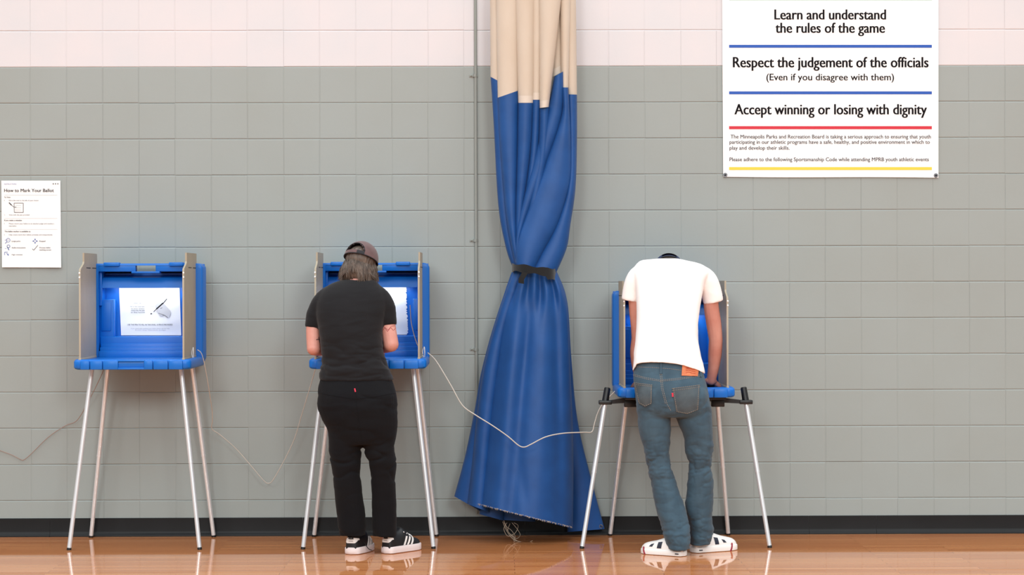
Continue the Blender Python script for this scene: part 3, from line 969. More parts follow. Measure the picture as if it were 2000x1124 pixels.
def build_curtain():
    t = thing('divider_curtain', 'tall cream and blue divider curtain gathered and tied at the middle', 'curtain', (P(1035, 1040, -.2).x, -0.2, 0.03))
    T = -90
    # cream folds: left edge, right edge, depth, bulge
    cream = [
        ([(957, T), (957, 0), (958, 150)], [(985, T), (985, 0), (986, 165)], -.17, .05),
        ([(968, T), (969, 0), (972, 191)], [(1018, T), (1018, 0), (1015, 176)], -.22, .06),
        ([(1004, T), (1006, 0), (1012, 201)], [(1046, T), (1046, 0), (1042, 201)], -.25, .06),
        ([(1034, T), (1036, 0), (1038, 195)], [(1066, T), (1064, 0), (1058, 195)], -.24, .05),
        ([(1050, T), (1052, 0), (1054, 211)], [(1102, T), (1096, 0), (1072, 209)], -.27, .07),
        ([(1074, T), (1074, 0), (1076, 152)], [(1106, T), (1104, 0), (1101, 139)], -.2, .05),
        ([(1092, T), (1093, 0), (1096, 171)], [(1116, T), (1114, 0), (1110, 171)], -.24, .05),
        ([(1098, T), (1100, 0), (1104, 184)], [(1124, T), (1125, 0), (1127, 185)], -.18, .06),
    ]
    bm = bmesh.new()
    for l, r, Y, b in cream:
        fold(bm, l, r, Y, Y, b, b, nt=18)
    bmesh.ops.recalc_face_normals(bm, faces=bm.faces)
    mk('upper_panel', bm, M_cream, t, angle=80)
    # sewn band at the lower edge of the cream
    for l, r, Y, b in cream[2:6]:
        bm = bmesh.new()
        l2 = [(l[-1][0] + (l[-2][0] - l[-1][0]) * 12 / 200, l[-1][1] - 14), l[-1]]
        r2 = [(r[-1][0] + (r[-2][0] - r[-1][0]) * 12 / 200, r[-1][1] - 14), r[-1]]
        fold(bm, l2, r2, Y - .001, Y - .001, b + .0005, b + .0005, nt=3)
        bmesh.ops.recalc_face_normals(bm, faces=bm.faces)
        mk('seam_band', bm, M_creamhem, t, angle=80)
    ty = -0.26
    blue = [
        ([(958, 150), (964, 240), (973, 400), (988, 485), (1001, 522)], [(986, 165), (990, 300), (1000, 440), (1008, 490), (1016, 528)], -.17, ty + .04, .05, .05),
        ([(972, 191), (976, 280), (988, 420), (1000, 490), (1008, 526)], [(1015, 176), (1013, 280), (1010, 400), (1012, 470), (1020, 528)], -.22, ty, .06, .06),
        ([(1012, 201), (1010, 300), (1006, 420), (1006, 480), (1010, 526)], [(1042, 201), (1036, 300), (1024, 400), (1020, 470), (1022, 528)], -.25, ty, .06, .05),
        ([(1038, 195), (1034, 300), (1018, 420), (1012, 480), (1012, 526)], [(1058, 195), (1052, 300), (1036, 400), (1026, 470), (1024, 528)], -.24, ty, .05, .05),
        ([(1054, 211), (1050, 300), (1028, 410), (1012, 480), (1010, 526)], [(1073, 209), (1070, 300), (1050, 420), (1040, 470), (1036, 530)], -.26, ty, .06, .06),
        ([(1082, 150), (1070, 210), (1048, 290), (1026, 370), (1009, 440), (1005, 500), (1007, 526)], [(1101, 139), (1102, 200), (1094, 245), (1068, 322), (1038, 402), (1016, 473), (1016, 528)], -.25, ty - .005, .06, .06),
        ([(1096, 171), (1098, 212), (1088, 252), (1062, 322), (1032, 400), (1007, 475), (1007, 526)], [(1110, 171), (1113, 230), (1115, 290), (1113, 359), (1091, 436), (1062, 492), (1044, 531)], -.255, ty - .02, .05, .085),
        ([(1104, 184), (1108, 279), (1106, 359), (1082, 438), (1046, 503), (1030, 530)], [(1127, 185), (1127, 280), (1124, 370), (1114, 440), (1107, 485), (1087, 532)], -.18, ty + .0, .07, .08),
    ]
    bm = bmesh.new()
    for l, r, Ya, Yb, ba, bb in blue:
        fold(bm, l, r, Ya, Yb, ba, bb, nt=30)
    # below the tie
    def rip_main(u, v):
        a = min(1, v * 3)
        g = lambda c, wd: math.exp(-((u - c) / wd) ** 2)
        return (-0.03 * g(0.2, .1) + 0.03 * g(0.4 - .05 * v, .07) - 0.018 * g(0.62, .12) + 0.022 * g(.8 + .05 * v, .06)) * a * (1 - 0.45 * v) + 0.012 * g(.55, .05) * math.exp(-((v - .12) / .1) ** 2) + 0.008 * math.exp(-((u - .45 - (v - .85) * .4) / .04) ** 2) * math.exp(-((v - .88) / .08) ** 2) + 0.02 * math.exp(-((v - 0.08) / 0.07) ** 2) * math.sin(u * 26)
    fold(bm, [(1012, 528), (985, 610), (972, 690), (958, 780), (946, 880), (932, 986)], [(1086, 530), (1106, 585), (1113, 700), (1119, 850), (1120, 940), (1119, 1033)], ty, -.2, .07, .26, nu=48, nt=60, ripple=rip_main)
    fold(bm, [(1005, 528), (992, 560), (965, 640), (944, 720), (932, 800), (922, 900), (912, 985)], [(1030, 528), (1010, 580), (988, 660), (978, 740), (968, 830), (962, 900), (958, 1002)], ty + .02, -.2, .05, .14, nt=40)
    fold(bm, [(1001, 528), (992, 552), (960, 650), (938, 735), (927, 800), (908, 892), (887, 970)], [(1024, 528), (1000, 600), (975, 680), (960, 760), (952, 850), (946, 930), (945, 1003)], ty + .06, -.16, .04, .08, nt=40)
    fold(bm, [(1060, 530), (1080, 600), (1096, 720), (1100, 840), (1104, 940), (1108, 1040)], [(1088, 532), (1108, 588), (1116, 700), (1128, 820), (1152, 925), (1181, 1034)], ty + .1, -.06, .04, .05, nt=40)
    # inner layers seen under the raised hem
    fold(bm, [(985, 700), (960, 850), (936, 1005)], [(1020, 700), (1000, 850), (985, 1018)], -.2, -.2, .05, .06)
    fold(bm, [(1000, 700), (985, 850), (975, 1016)], [(1040, 700), (1045, 850), (1046, 1020)], -.18, -.18, .05, .06)
    bmesh.ops.recalc_face_normals(bm, faces=bm.faces)
    low = mk('lower_panel', bm, M_bluecl, t, angle=80)
    # frayed edge along the front hem
    me = low.data.copy(); me.transform(Matrix.Translation(wloc(t)))
    bv = bvh_of(me)
    rnd = random.Random(11)
    bm = bmesh.new()
    for k in range(230):
        u = rnd.random()
        x, y = 934 + (1117 - 934) * u, 986 + (1031 - 986) * u
        y += 3 * math.sin(u * math.pi) * 0.3
        p = on(bv, x, y - 1.5, 0.001)
        q = p + Vector((rnd.uniform(-.004, .004), rnd.uniform(-.003, .0), rnd.uniform(-.009, .002)))
        limb(bm, [p, (p + q) / 2 + Vector((rnd.uniform(-.003, .003), -.002, 0)), q], [0.0007] * 3, seg=5, sub=2)
    mk('frayed_hem', bm, M_fray, t, angle=180)
    # hanging loose threads
    bm = bmesh.new()
    strands = [[(982, 1020), (988, 1035), (1000, 1052), (1012, 1058), (1030, 1060), (1040, 1057)], [(985, 1022), (993, 1040), (1008, 1056), (1022, 1062)],
               [(990, 1022), (984, 1034), (992, 1048), (1006, 1042), (1012, 1028), (1004, 1022)], [(1000, 1022), (1010, 1034), (1016, 1046), (1008, 1053), (1000, 1044)],
               [(984, 1018), (990, 1030), (998, 1036), (1006, 1048), (1004, 1058), (1020, 1061), (1036, 1062)], [(996, 1024), (992, 1038), (1004, 1050)]]
    for st in strands:
        limb(bm, [P(x, y, -.24 - 0.01 * (i % 2) - (0.06 if y > 1050 else 0)) for i, (x, y) in enumerate(st)], [0.0013] * len(st), seg=5, sub=5)
    for v in bm.verts: v.co.z = max(v.co.z, 0.001)
    mk('loose_thread', bm, M_fray, t, angle=180)
    # grommet on the back flap corner
    bm = bmesh.new()
    c = on(bv, 1173, 1029, 0.002)
    n = 16
    ring = [c + Vector((math.cos(2 * math.pi * k / n) * .0085, 0, math.sin(2 * math.pi * k / n) * .0085)) for k in range(n + 1)]
    limb(bm, ring, [0.003] * (n + 1), seg=6, sub=1, ends=False)
    tag(mk('grommet', bm, M_rivet, t), label='small metal grommet')
    # strap
    s = thing('tie_strap', 'black strap tied around the waist of the blue curtain', 'strap', P(1043, 545, -.34))
    bm = bmesh.new()
    front = catmull([(1000, 524, -.25), (1004, 523, -0.330), (1020, 525, -0.390), (1042, 528, -0.405), (1062, 531, -0.400), (1080, 533, -0.360), (1087, 534, -.26)], 5)
    backp = catmull([(1087, 534, -.26), (1070, 530, -.17), (1040, 527, -.15), (1015, 525, -.17), (1000, 524, -.25)], 5)
    rings = []
    for i, (x, y, Y) in enumerate(front[:-1] + backp):
        h = 7.5 + 1.5 * math.sin(i * 0.7) + (4 if x > 1066 and Y < -.26 else 0)
        dy = 3 if x > 1066 and Y < -.26 else 0
        rings.append([P(x, y + dy - h, Y), P(x, y + dy + h, Y), P(x, y + dy + h * .9, Y + .004), P(x, y + dy - h * .9, Y + .004)])
    loft(bm, rings)
    bmesh.ops.recalc_face_normals(bm, faces=bm.faces)
    mk('band', bm, M_velcro, s, angle=60)
    bm = bmesh.new()
    tl = [(1026, 531, -0.412), (1022, 538, -0.414), (1018, 545, -0.416), (1018, 553, -0.415)]
    loft(bm, [[P(x - 5.5, y, Y), P(x + 5.5, y + 2, Y), P(x + 5.5, y + 2, Y + .004), P(x - 5.5, y, Y + .004)] for x, y, Y in tl])
    bmesh.ops.recalc_face_normals(bm, faces=bm.faces)
    mk('loose_end', bm, M_velcro, s, angle=60)


build_curtain()

# ------------------------------------------------------------------ people
def head_frame(c, yaw, pitch, roll):
    return Matrix.Translation(c) @ Matrix.Rotation(math.radians(yaw), 4, 'Z') @ Matrix.Rotation(math.radians(pitch), 4, 'X') @ Matrix.Rotation(math.radians(roll), 4, 'Y')


def add_head(bm, H, s=1.0):
    S = H @ Matrix.Scale(s, 4)
    ellipsoid(bm, (0, -0.012, 0.032), (0.074, 0.093, 0.083), S)
    ellipsoid(bm, (0, 0.03, -0.04), (0.058, 0.062, 0.078), S)
    ellipsoid(bm, (0, 0.066, -0.098), (0.026, 0.022, 0.019), S)
    ellipsoid(bm, (0, 0.078, 0.028), (0.05, 0.016, 0.012), S)
    limb(bm, [S @ Vector((0, .088, .018)), S @ Vector((0, .102, -.006)), S @ Vector((0, .109, -.024))], [0.008, 0.0095, 0.0125], seg=10)
    for sx in (-1, 1):
        ellipsoid(bm, (sx * 0.013, 0.098, -0.027), (0.009, 0.01, 0.008), S)
        ellipsoid(bm, (sx * 0.042, 0.062, -0.022), (0.024, 0.022, 0.022), S)
        ellipsoid(bm, (sx * 0.076, -0.006, -0.012), (0.009, 0.02, 0.032), S)
        ellipsoid(bm, (sx * 0.081, -0.012, 0.004), (0.007, 0.013, 0.016), S)
    ellipsoid(bm, (0, 0.09, -0.056), (0.023, 0.01, 0.0062), S)
    ellipsoid(bm, (0, 0.088, -0.069), (0.02, 0.011, 0.007), S)


def add_eyes(H, parent, s=1.0):
    S = H @ Matrix.Scale(s, 4)
    for sx in (-1, 1):
        bm = bmesh.new()
        ellipsoid(bm, (sx * 0.03, 0.083, 0.008), (0.0125, 0.0115, 0.0105), S)
        o = mk('eye', bm, M_eye, parent)
        bm = bmesh.new()
        ellipsoid(bm, (sx * 0.03, 0.0925, 0.006), (0.0055, 0.0028, 0.0055), S)
        mk('iris', bm, M_iris, o)


def add_hand(bm, wrist, d, n, thumb_side, curl=0.5, s=1.0):
    """palm, four unequal fingers and a thumb; d = finger direction, n = palm side"""
    d = Vector(d).normalized(); n = Vector(n); n = (n - d * n.dot(d)).normalized()
    sd = d.cross(n).normalized() * thumb_side
    wv = Vector(wrist)
    for off, ln in ((-0.030, 0.082), (-0.010, 0.09), (0.010, 0.092), (0.028, 0.088)):
        limb(bm, [wv + sd * off * 0.55, wv + d * ln * 0.5 * s + sd * off * 0.9 * s - n * 0.002, wv + d * ln * s + sd * off * s], [0.0155, 0.0165, 0.0125], seg=10)
    for k, (off, L) in enumerate(((-0.033, 0.058), (-0.012, 0.073), (0.010, 0.08), (0.031, 0.072))):
        p = wv + d * (0.086 if k else 0.078) * s + sd * off * s
        pts, rad = [p], [0.0098]
        ang = 0.12 + 0.1 * curl
        for q, f in enumerate((0.46, 0.32, 0.24)):
            ang += curl * (0.35 + 0.25 * q) + 0.05 * (k % 2)
            p = p + (d * math.cos(ang) + n * math.sin(ang)) * (L * f * s)
            pts.append(p); rad.append((0.0092, 0.0084, 0.0072)[q])
        limb(bm, pts, rad, seg=10, sub=3)
    p0 = wv + d * 0.022 * s + sd * 0.024 * s + n * 0.004
    p1 = p0 + (d * 0.6 + sd * 0.7 + n * 0.35).normalized() * 0.04 * s
    p2 = p1 + (d * 0.85 + sd * 0.35 + n * 0.4).normalized() * 0.032 * s
    p3 = p2 + (d * 0.95 + sd * 0.0 + n * 0.4).normalized() * 0.024 * s
    limb(bm, [p0, p1, p2, p3], [0.015, 0.0125, 0.0105, 0.0085], seg=10, sub=3)


def shoe_width(t):
    return 0.03 + 0.0 * t + 0.014 * math.sin(min(t, 0.9) * math.pi * 0.9) ** 1.5 + (0.0045 if t > 0.5 else 0) * math.sin((t - .5) * 2 * math.pi)


def build_shoe(parent, heel, ang, L, dark, side, sz=1.0, sx_=1.0):
    """sneaker with its heel at a floor point, toe turned by ang degrees clockwise from the wall"""
    M = Matrix.Translation(heel) @ Matrix.Rotation(math.radians(-ang), 4, 'Z') @ Matrix.Diagonal((sx_, 1, sz, 1))
    def outline(grow, n=22):
        right = []
        for k in range(n + 1):
            t = k / n
            wd = shoe_width(t)
            e = 1.0
            if t < 0.09: e = math.sqrt(max(0, 1 - ((0.09 - t) / 0.09) ** 2)) * 0.35 + 0.65 * (t / 0.09) ** 0.35 if t > 0 else 0.0
            if t > 0.8: e = math.sqrt(max(0, 1 - ((t - 0.8) / 0.2) ** 2))
            sk = -side * 0.01 * math.sin(t * math.pi)
            right.append((wd * e + grow * (1 if e > 0.05 else 0.2), t * (L + grow * 2) - grow, sk))
        return [(x + s_, y) for x, y, s_ in right] + [(-x + s_, y) for x, y, s_ in reversed(right[1:-1])]
    # sole
    bm = bmesh.new()
    rings = []
    for g, z in ((0.001, 0.001), (0.004, 0.003), (0.0045, 0.012), (0.004, 0.026), (0.002, 0.029), (-0.006, 0.0295)):
        rings.append([M @ Vector((x, y, z)) for x, y in outline(g)])
    loft(bm, rings)
    bmesh.ops.remove_doubles(bm, verts=bm.verts, dist=0.0004)
    bmesh.ops.recalc_face_normals(bm, faces=bm.faces)
    # upper
    bmu = bmesh.new()
    hts = [(t_, h_ * 1.14) for t_, h_ in [(0.0, 0.058), (0.05, 0.076), (0.13, 0.08), (0.25, 0.076), (0.36, 0.082), (0.44, 0.09), (0.52, 0.082), (0.64, 0.064), (0.78, 0.05), (0.9, 0.043), (0.975, 0.034)]] if dark else [(0.0, 0.06), (0.06, 0.076), (0.2, 0.082), (0.36, 0.086), (0.46, 0.088), (0.56, 0.08), (0.66, 0.072), (0.8, 0.064), (0.9, 0.056), (0.975, 0.042)]
    rr = []
    for t, h in catmull(hts, 4):
        wd = shoe_width(t)
        if t < 0.06: wd *= 0.72 + 0.28 * math.sqrt(max(0, t / 0.06))
        if t > 0.8: wd *= math.sqrt(max(0.02, 1 - ((t - 0.8) / 0.2) ** 2))
        sk = -side * 0.01 * math.sin(t * math.pi)
        ring = []
        n = 18
        for k in range(n + 1):
            a = math.pi * k / n
            x = math.copysign(abs(math.cos(a)) ** 0.75, math.cos(a)) * wd * (0.98 - 0.12 * math.sin(a))
            z = 0.024 + (h - 0.024) * math.sin(a) ** 0.7
            ring.append(M @ Vector((x + sk, 0.004 + t * (L - 0.004), z)))
        rr.append(ring)
    loft(bmu, rr)
    bmesh.ops.recalc_face_normals(bmu, faces=bmu.faces)
    sh = mk('sneaker', bmu, M_shoeblk if dark else M_shoewht, parent, angle=60)
    tag(sh, label='black and white sneaker' if dark else 'white sneaker with navy marks')
    mk('sole', bm, M_sole if dark else M_shoewht, sh, angle=50)
    me = sh.data.copy(); me.transform(Matrix.Translation(wloc(parent)))
    bv = bvh_of(me); bpy.data.meshes.remove(me)
    Mi = M.to_3x3()
    def surf(sx, y, z, off=0.0012):
        o = M @ Vector((sx * 0.2, y, z)); dr = (Mi @ Vector((-sx, 0, 0))).normalized()
        h = bv.ray_cast(o, dr)
        return (h[0] + h[1] * off) if h[0] else M @ Vector((sx * 0.03, y, z))
    def strip(quad, sx, m, nm, nu=4, nv=8, lab=None):
        bm = bmesh.new()
        (a, b, c, d_) = [np.array(q, float) for q in quad]
        def g(off):
            return [[bm.verts.new(surf(sx, *((a * (1 - i / nu) + b * i / nu) * (1 - j / nv) + (d_ * (1 - i / nu) + c * i / nu) * j / nv), off)) for i in range(nu + 1)] for j in range(nv + 1)]
        f = g(0.0018); k = g(-0.001)
        for j in range(nv):
            for i in range(nu):
                bm.faces.new((f[j][i], f[j + 1][i], f[j + 1][i + 1], f[j][i + 1]))
        rim = [(0, i) for i in range(nu)] + [(j, nu) for j in range(nv)] + [(nv, i) for i in range(nu, 0, -1)] + [(j, 0) for j in range(nv, 0, -1)]
        for p, q in zip(rim, rim[1:] + rim[:1]):
            bm.faces.new((f[p[0]][p[1]], f[q[0]][q[1]], k[q[0]][q[1]], k[p[0]][p[1]]))
        bmesh.ops.recalc_face_normals(bm, faces=bm.faces)
        o = mk(nm, bm, m, sh, angle=50)
        if lab: tag(o, label=lab)
    if dark:
        for sx in (-1, 1):
            for k in range(3):
                y = 0.105 + k * 0.026
                strip(((y + .024, .066 - k * .003), (y + .036, .064 - k * .003), (y + .012, .03), (y, .03)), sx, M_shoewht, 'stripe', lab='white stripe')
        # heel tab wrapped round the heel
        bm = bmesh.new()
        def back(a, z, off):
            o = M @ Vector((math.sin(a) * 0.2, 0.035 - math.cos(a) * 0.2, z)); dr = (M @ Vector((0, 0.035, z)) - o).normalized()
            h = bv.ray_cast(o, dr)
            return (h[0] + h[1] * off) if h[0] else M @ Vector((0, 0.005, z))
        cols = []
        for i in range(25):
            a = (i / 24 - 0.5) * 3.0
            lo = 0.047 + 0.011 * min(1, max(0, (abs(a) - 0.55) / 0.5)); hi = 0.071 - 0.004 * abs(a)
            cols.append([back(a, lo + (hi - lo) * j / 5, 0.002) for j in range(6)])
        vv = [[bm.verts.new(p) for p in c] for c in cols]
        for a, b in zip(vv[:-1], vv[1:]):
            for j in range(5): bm.faces.new((a[j], b[j], b[j + 1], a[j + 1]))
        bmesh.ops.recalc_face_normals(bm, faces=bm.faces)
        o = mk('heel_tab', bm, M_shoewht, sh, angle=60)
        tag(o, label='white heel tab')
        bm = bmesh.new()
        for a0 in (-0.25, 0.0, 0.25):
            limb(bm, [back(a0 - .03, .064, .0025), back(a0, .071, .0025), back(a0 + .09, .0635, .0025)], [0.0022, 0.0032, 0.002], seg=6)
        for z in (0.0555,):
            limb(bm, [back(-.3, z, .0025), back(0, z, .0025), back(.3, z, .0025)], [0.0011] * 3, seg=6)
        mk('heel_mark', bm, M_shoeblk, sh)
        bm = bmesh.new()
        for k in range(4):
            y, z = 0.12 + k * 0.022, 0.088 - k * 0.008
            limb(bm, [M @ Vector((-.022, y, z - .006)), M @ Vector((0, y + .004, z + .003)), M @ Vector((.022, y, z - .006))], [0.003] * 3, seg=8)
        mk('shoelace', bm, M_shoewht, sh)
    else:
        for sx in (-1, 1):
            strip(((0.118, 0.07), (0.142, 0.066), (0.146, 0.036), (0.122, 0.036)), sx, M_navyst, 'marking', lab='navy block')
            strip(((0.165, 0.058), (0.182, 0.054), (0.192, 0.042), (0.174, 0.042)), sx, M_navyst, 'marking', lab='navy block')
            bm = bmesh.new()
            def pt(y, z):
                o = M @ Vector((sx * 0.2, y, z)); h = bvs.ray_cast(o, (Mi @ Vector((-sx, 0, 0))).normalized())
                return h[0] + h[1] * 0.001 if h[0] else surf(sx, y, z)
            me2 = [c for c in sh.children if c.name.startswith('sole')][0].data.copy()
            me2.transform(Matrix.Translation(wloc(parent)))
            bvs = bvh_of(me2)
            limb(bm, [pt(0.213, 0.003), pt(0.218, 0.014), pt(0.222, 0.027), surf(sx, 0.226, 0.035)], [0.0045] * 4, seg=8)
            tag(mk('marking', bm, M_redst, sh), label='dark red stripe')
            bm = bmesh.new()
            for y in (0.02, 0.03):
                limb(bm, [pt(y, 0.014), pt(y + .006, 0.014)], [0.003] * 2, seg=6, sub=1)
            mk('marking', bm, M_navyst, sh)
    return sh


def garment(name, bm, m, parent, voxel=0.006, it=4, wr=None, label=None):
    me = remesh(bm, voxel, it)
    for args in (wr or []):
        wrinkle(me, **args)
    bv = bvh_of(me)
    o = mkme(name, me, m, parent, angle=180)
    if label: tag(o, label=label)
    return o, bv


def gauss(x, c, s): return math.exp(-((x - c) / s) ** 2)


# ---------------- person in black
def build_woman():
    base = P(705, 1082, -0.74)
    t = thing('person', 'person in black tee, black jeans and brown cap, back turned, at the middle booth', 'person', (base.x, -0.76, 0))
    H = head_frame(P(703, 522, -0.715), -6, -20, 10)
    Hi = H
    # body
    bm = bmesh.new()
    add_head(bm, H, 0.98)
    limb(bm, [P(702, 534, -.735), P(699, 552, -.765), P(697, 575, -.79)], [0.05, 0.054, 0.07])
    rows_loft(bm, [(556, 662, 735, -.78, .05), (575, 636, 748, -.79, .075), (620, 634, 742, -.815, .09), (680, 640, 738, -.835, .09), (740, 634, 757, -.84, .1), (800, 632, 766, -.835, .11), (860, 650, 766, -.83, .1)])
    sh_l, el_l, wr_l = P(634, 585, -.785), P(613, 681, -.81), Vector((P(655, 690, -.56).x, -0.555, 1.068))
    limb(bm, [sh_l, P(614, 620, -.79), P(612, 650, -.8), el_l], [0.042, 0.038, 0.0385, 0.037])
    limb(bm, [el_l, el_l.lerp(wr_l, .35) + Vector((-.002, 0, 0)), el_l.lerp(wr_l, .75), wr_l], [0.038, 0.038, 0.03, 0.025])
    add_hand(bm, wr_l, (0.35, 1, -0.06), (0, 0, -1), 1, 0.35, 0.9)
    sh_r, el_r, wr_r = P(744, 582, -.785), P(764, 673, -.81), Vector((P(735, 690, -.56).x, -0.555, 1.072))
    limb(bm, [sh_r, P(755, 615, -.79), P(758.5, 643, -.8), el_r], [0.042, 0.04, 0.041, 0.04])
    limb(bm, [el_r, el_r.lerp(wr_r, .35), el_r.lerp(wr_r, .75), wr_r], [0.04, 0.039, 0.031, 0.025])
    add_hand(bm, wr_r, (-0.3, 1, -0.08), (-0.2, 0, -1), -1, 0.75, 0.9)
    for hip, kn, an, toe in ((P(676, 850, -.83), P(678, 930, -.82), P(690, 1045, -.775), P(706, 1078, -.62)), (P(738, 850, -.83), P(746, 925, -.81), P(752, 1045, -.735), P(782, 1076, -.62))):
        an = an + Vector((0, .02, 0))
        limb(bm, [hip, hip.lerp(kn, .5), kn, kn.lerp(an, .35), an], [0.08, 0.062, 0.046, 0.042, 0.026])
        limb(bm, [an, an.lerp(toe, .5) - Vector((0, 0, .02)), Vector((toe.x, toe.y, .045))], [0.03, 0.026, 0.018])
    me = remesh(bm, 0.0042, 3)
    bvb = bvh_of(me)
    body = mkme('body', me, M_skinw, t, angle=180)
    add_eyes(H, body, 0.98)
    # tattoos
    bm = bmesh.new()
    seam(bm, bvb, [(744, 640), (748, 645), (752, 641), (757, 648), (763, 640), (768, 646), (773, 641)], 0.0016, 0.0002)
    seam(bm, bvb, [(746, 637), (752, 640), (758, 645), (764, 638), (770, 637)], 0.0013, 0.0002)
    o = mk('tattoo', bm, M_tattoor, body)
    tag(o, label='zigzag tattoo on right arm')
    bm = bmesh.new()
    seam(bm, bvb, [(618, 664), (622, 663), (626, 666)], 0.0022, 0.0002)
    seam(bm, bvb, [(622, 659), (623, 664), (624, 669)], 0.0018, 0.0002)
    mk('tattoo', bm, M_tattoo, body)
    # shirt
    bm = bmesh.new()
    rows_loft(bm, [(546.5, 672, 727, -.765, .048), (550, 658, 735, -.772, .062), (556, 644, 741, -.778, .076), (566, 630, 750, -.785, .09), (580, 621, 756, -.795, .1), (605, 616, 756, -.808, .112), (640, 622, 748, -.825, .116), (672, 626, 747, -.835, .116), (700, 629, 753, -.84, .118), (722, 625, 762, -.842, .124), (743.5, 621.5, 768.5, -.842, .128)], pw=2.35)
    limb(bm, [P(655, 576, -.785), P(634, 588, -.787), P(617, 612, -.792), P(610.5, 641, -.8)], [0.06, 0.058, 0.048, 0.042], ends=False, seg=20)
    limb(bm, [P(724, 574, -.785), P(742, 585, -.787), P(755, 607, -.792), P(759, 636, -.8)], [0.06, 0.06, 0.051, 0.0455], ends=False, seg=20)
    shirt, bvs = garment('t_shirt', bm, M_blacktee, t, 0.0055, 14, [dict(amp=0.0045, scale=9, stretch=(0.55, 0.5, 1.5), fn=lambda c: 0.25 + gauss(c.z, 1.0, .12) * 1.1 + gauss(c.z, 1.2, .1) * 0.4), dict(amp=0.006, scale=10, stretch=(.5, .4, 1.8), seed=4, crease=True, fn=lambda c: 0.12 + gauss(c.z, 1.0, .1))], 'black short-sleeved tee')
    # jeans
    bm = bmesh.new()
    rows_loft(bm, [(735, 628, 763, -.84, .115), (752, 622, 769, -.845, .128), (772, 620.5, 774, -.85, .138), (795, 620, 777, -.85, .142), (815, 626, 777.5, -.845, .14), (842, 640, 776, -.838, .128), (868, 646, 774, -.832, .105)], pw=2.4)
    for s, c in ((-1, P(663, 785, -.89)), (1, P(735, 787, -.89))):
        ellipsoid(bm, c, (0.1, 0.09, 0.11))
    rows_loft(bm, [(820, 636, 702, -.84, .1), (850, 641.5, 706, -.838, .1), (885, 643, 706, -.83, .092), (905, 646, 705, -.826, .09), (928, 650, 704, -.82, .085), (972, 654, 709, -.805, .08), (1007, 658, 714, -.79, .08), (1047, 662, 715.5, -.775, .085)], n=26)
    rows_loft(bm, [(820, 700, 777, -.84, .1), (850, 706, 776, -.838, .1), (880, 711, 769.5, -.83, .094), (905, 719, 774.5, -.82, .088), (936, 724.5, 772, -.805, .08), (986, 726, 774.5, -.785, .077), (1047, 727, 774.5, -.757, .085)], n=26)
    jf = lambda c: 0.15 + gauss(c.z, 0.52, .12) + 0.8 * gauss(c.z, 0.78, .05) + 0.5 * gauss(c.z, 0.08, .08)
    jeans, bvj = garment('jeans', bm, M_blackjean, t, 0.0055, 9, [dict(amp=0.004, scale=8, stretch=(0.6, 0.5, 1.6), fn=jf, seed=2), dict(amp=0.009, scale=6, stretch=(0.7, 0.6, 1.6), fn=jf, seed=22, crease=True)], 'black jeans')
    bm = bmesh.new()
    patch(bm, bvj, ((691.5, 759.5), (694, 759.5), (695.5, 766), (693, 766.5)), 2, 3, 0.003, 0.003)
    o = mk('tab', bm, M_redtab, jeans); tag(o, label='small red tab')
    bm = bmesh.new()
    seam(bm, bvj, [(694, 768), (697, 800), (703, 840), (708, 868)], 0.0012, 0.0006)
    seam(bm, bvj, [(624, 768), (660, 775), (694, 780), (730, 776), (772, 768)], 0.0012, 0.0006)
    mk('seam', bm, M_blackjean, jeans)
    # hair under the cap
    bm = bmesh.new()
    for args in (((0, -.016, .03), (.08, .096, .08)), ((0, -.04, -.035), (.08, .062, .07)), ((.055, -.004, -.06), (.03, .06, .07)), ((-.055, -.004, -.05), (.032, .06, .07)), ((.066, .0, -.075), (.03, .06, .08)), ((.074, .004, -.03), (.024, .05, .06)), ((-.074, .004, -.03), (.022, .05, .06)), ((.07, -.01, -.11), (.02, .045, .045)), ((-.06, -.022, -.085), (.026, .042, .04))):
        ellipsoid(bm, args[0], args[1], H)
    hm = remesh(bm, 0.005, 6)
    Hinv = H.inverted()
    for v in hm.vertices:
        l = Hinv @ v.co
        th = math.atan2(l.x, -l.y)
        g = noise.noise(Vector((th * 9, l.z * 3, 1))) + 0.6 * noise.noise(Vector((th * 22, l.z * 4, 7)))
        v.co += v.normal * (0.0055 * g if l.z < 0.05 else 0)
    bvh = bvh_of(hm)
    hair = mkme('hair', hm, M_hair, t, angle=180)
    tag(hair, label='shoulder-length grey-brown hair')
    rnd = random.Random(9)
    bm = bmesh.new()
    for k in range(420):
        u = rnd.random()
        x0 = 669 + 66 * u
        y0 = 507 + (16 * max(0, (u - .35) / .65) if u > .35 else 0) + rnd.uniform(-1, 6)
        outw = (u - 0.5)
        if 0.2 < u < 0.44: yb = rnd.uniform(530, 539)
        elif u <= 0.2: yb = rnd.uniform(538, 549)
        else: yb = rnd.uniform(540, 558)
        x1 = x0 + outw * 9 + rnd.uniform(-4, 4) + (-4 if u < 0.12 else 0)
        p0 = on(bvh, x0, y0, 0.001)
        ym = (y0 + yb) / 2
        pm = on(bvh, (x0 + x1) / 2 + rnd.uniform(-1.5, 1.5) + outw * 2, ym, 0.003)
        p3 = P(x1, yb, pm.y + rnd.uniform(-.008, .012))
        limb(bm, [p0, p0.lerp(pm, .5) + Vector((rnd.uniform(-.003, .003), -.004, 0)), pm, pm.lerp(p3, .55) + Vector((rnd.uniform(-.004, .004), -.004, 0)), p3], [0.0012, 0.0016, 0.0017, 0.0013, 0.0004], seg=5, sub=2)
    mk('hair_strand', bm, M_hair, hair, angle=180)['kind'] = 'stuff'
    # cap
    bm = bmesh.new()
    nu, nv = 48, 16
    grid = {}
    R = Vector((0.091, 0.108, 0.097)); C = Vector((0, -0.014, 0.038))
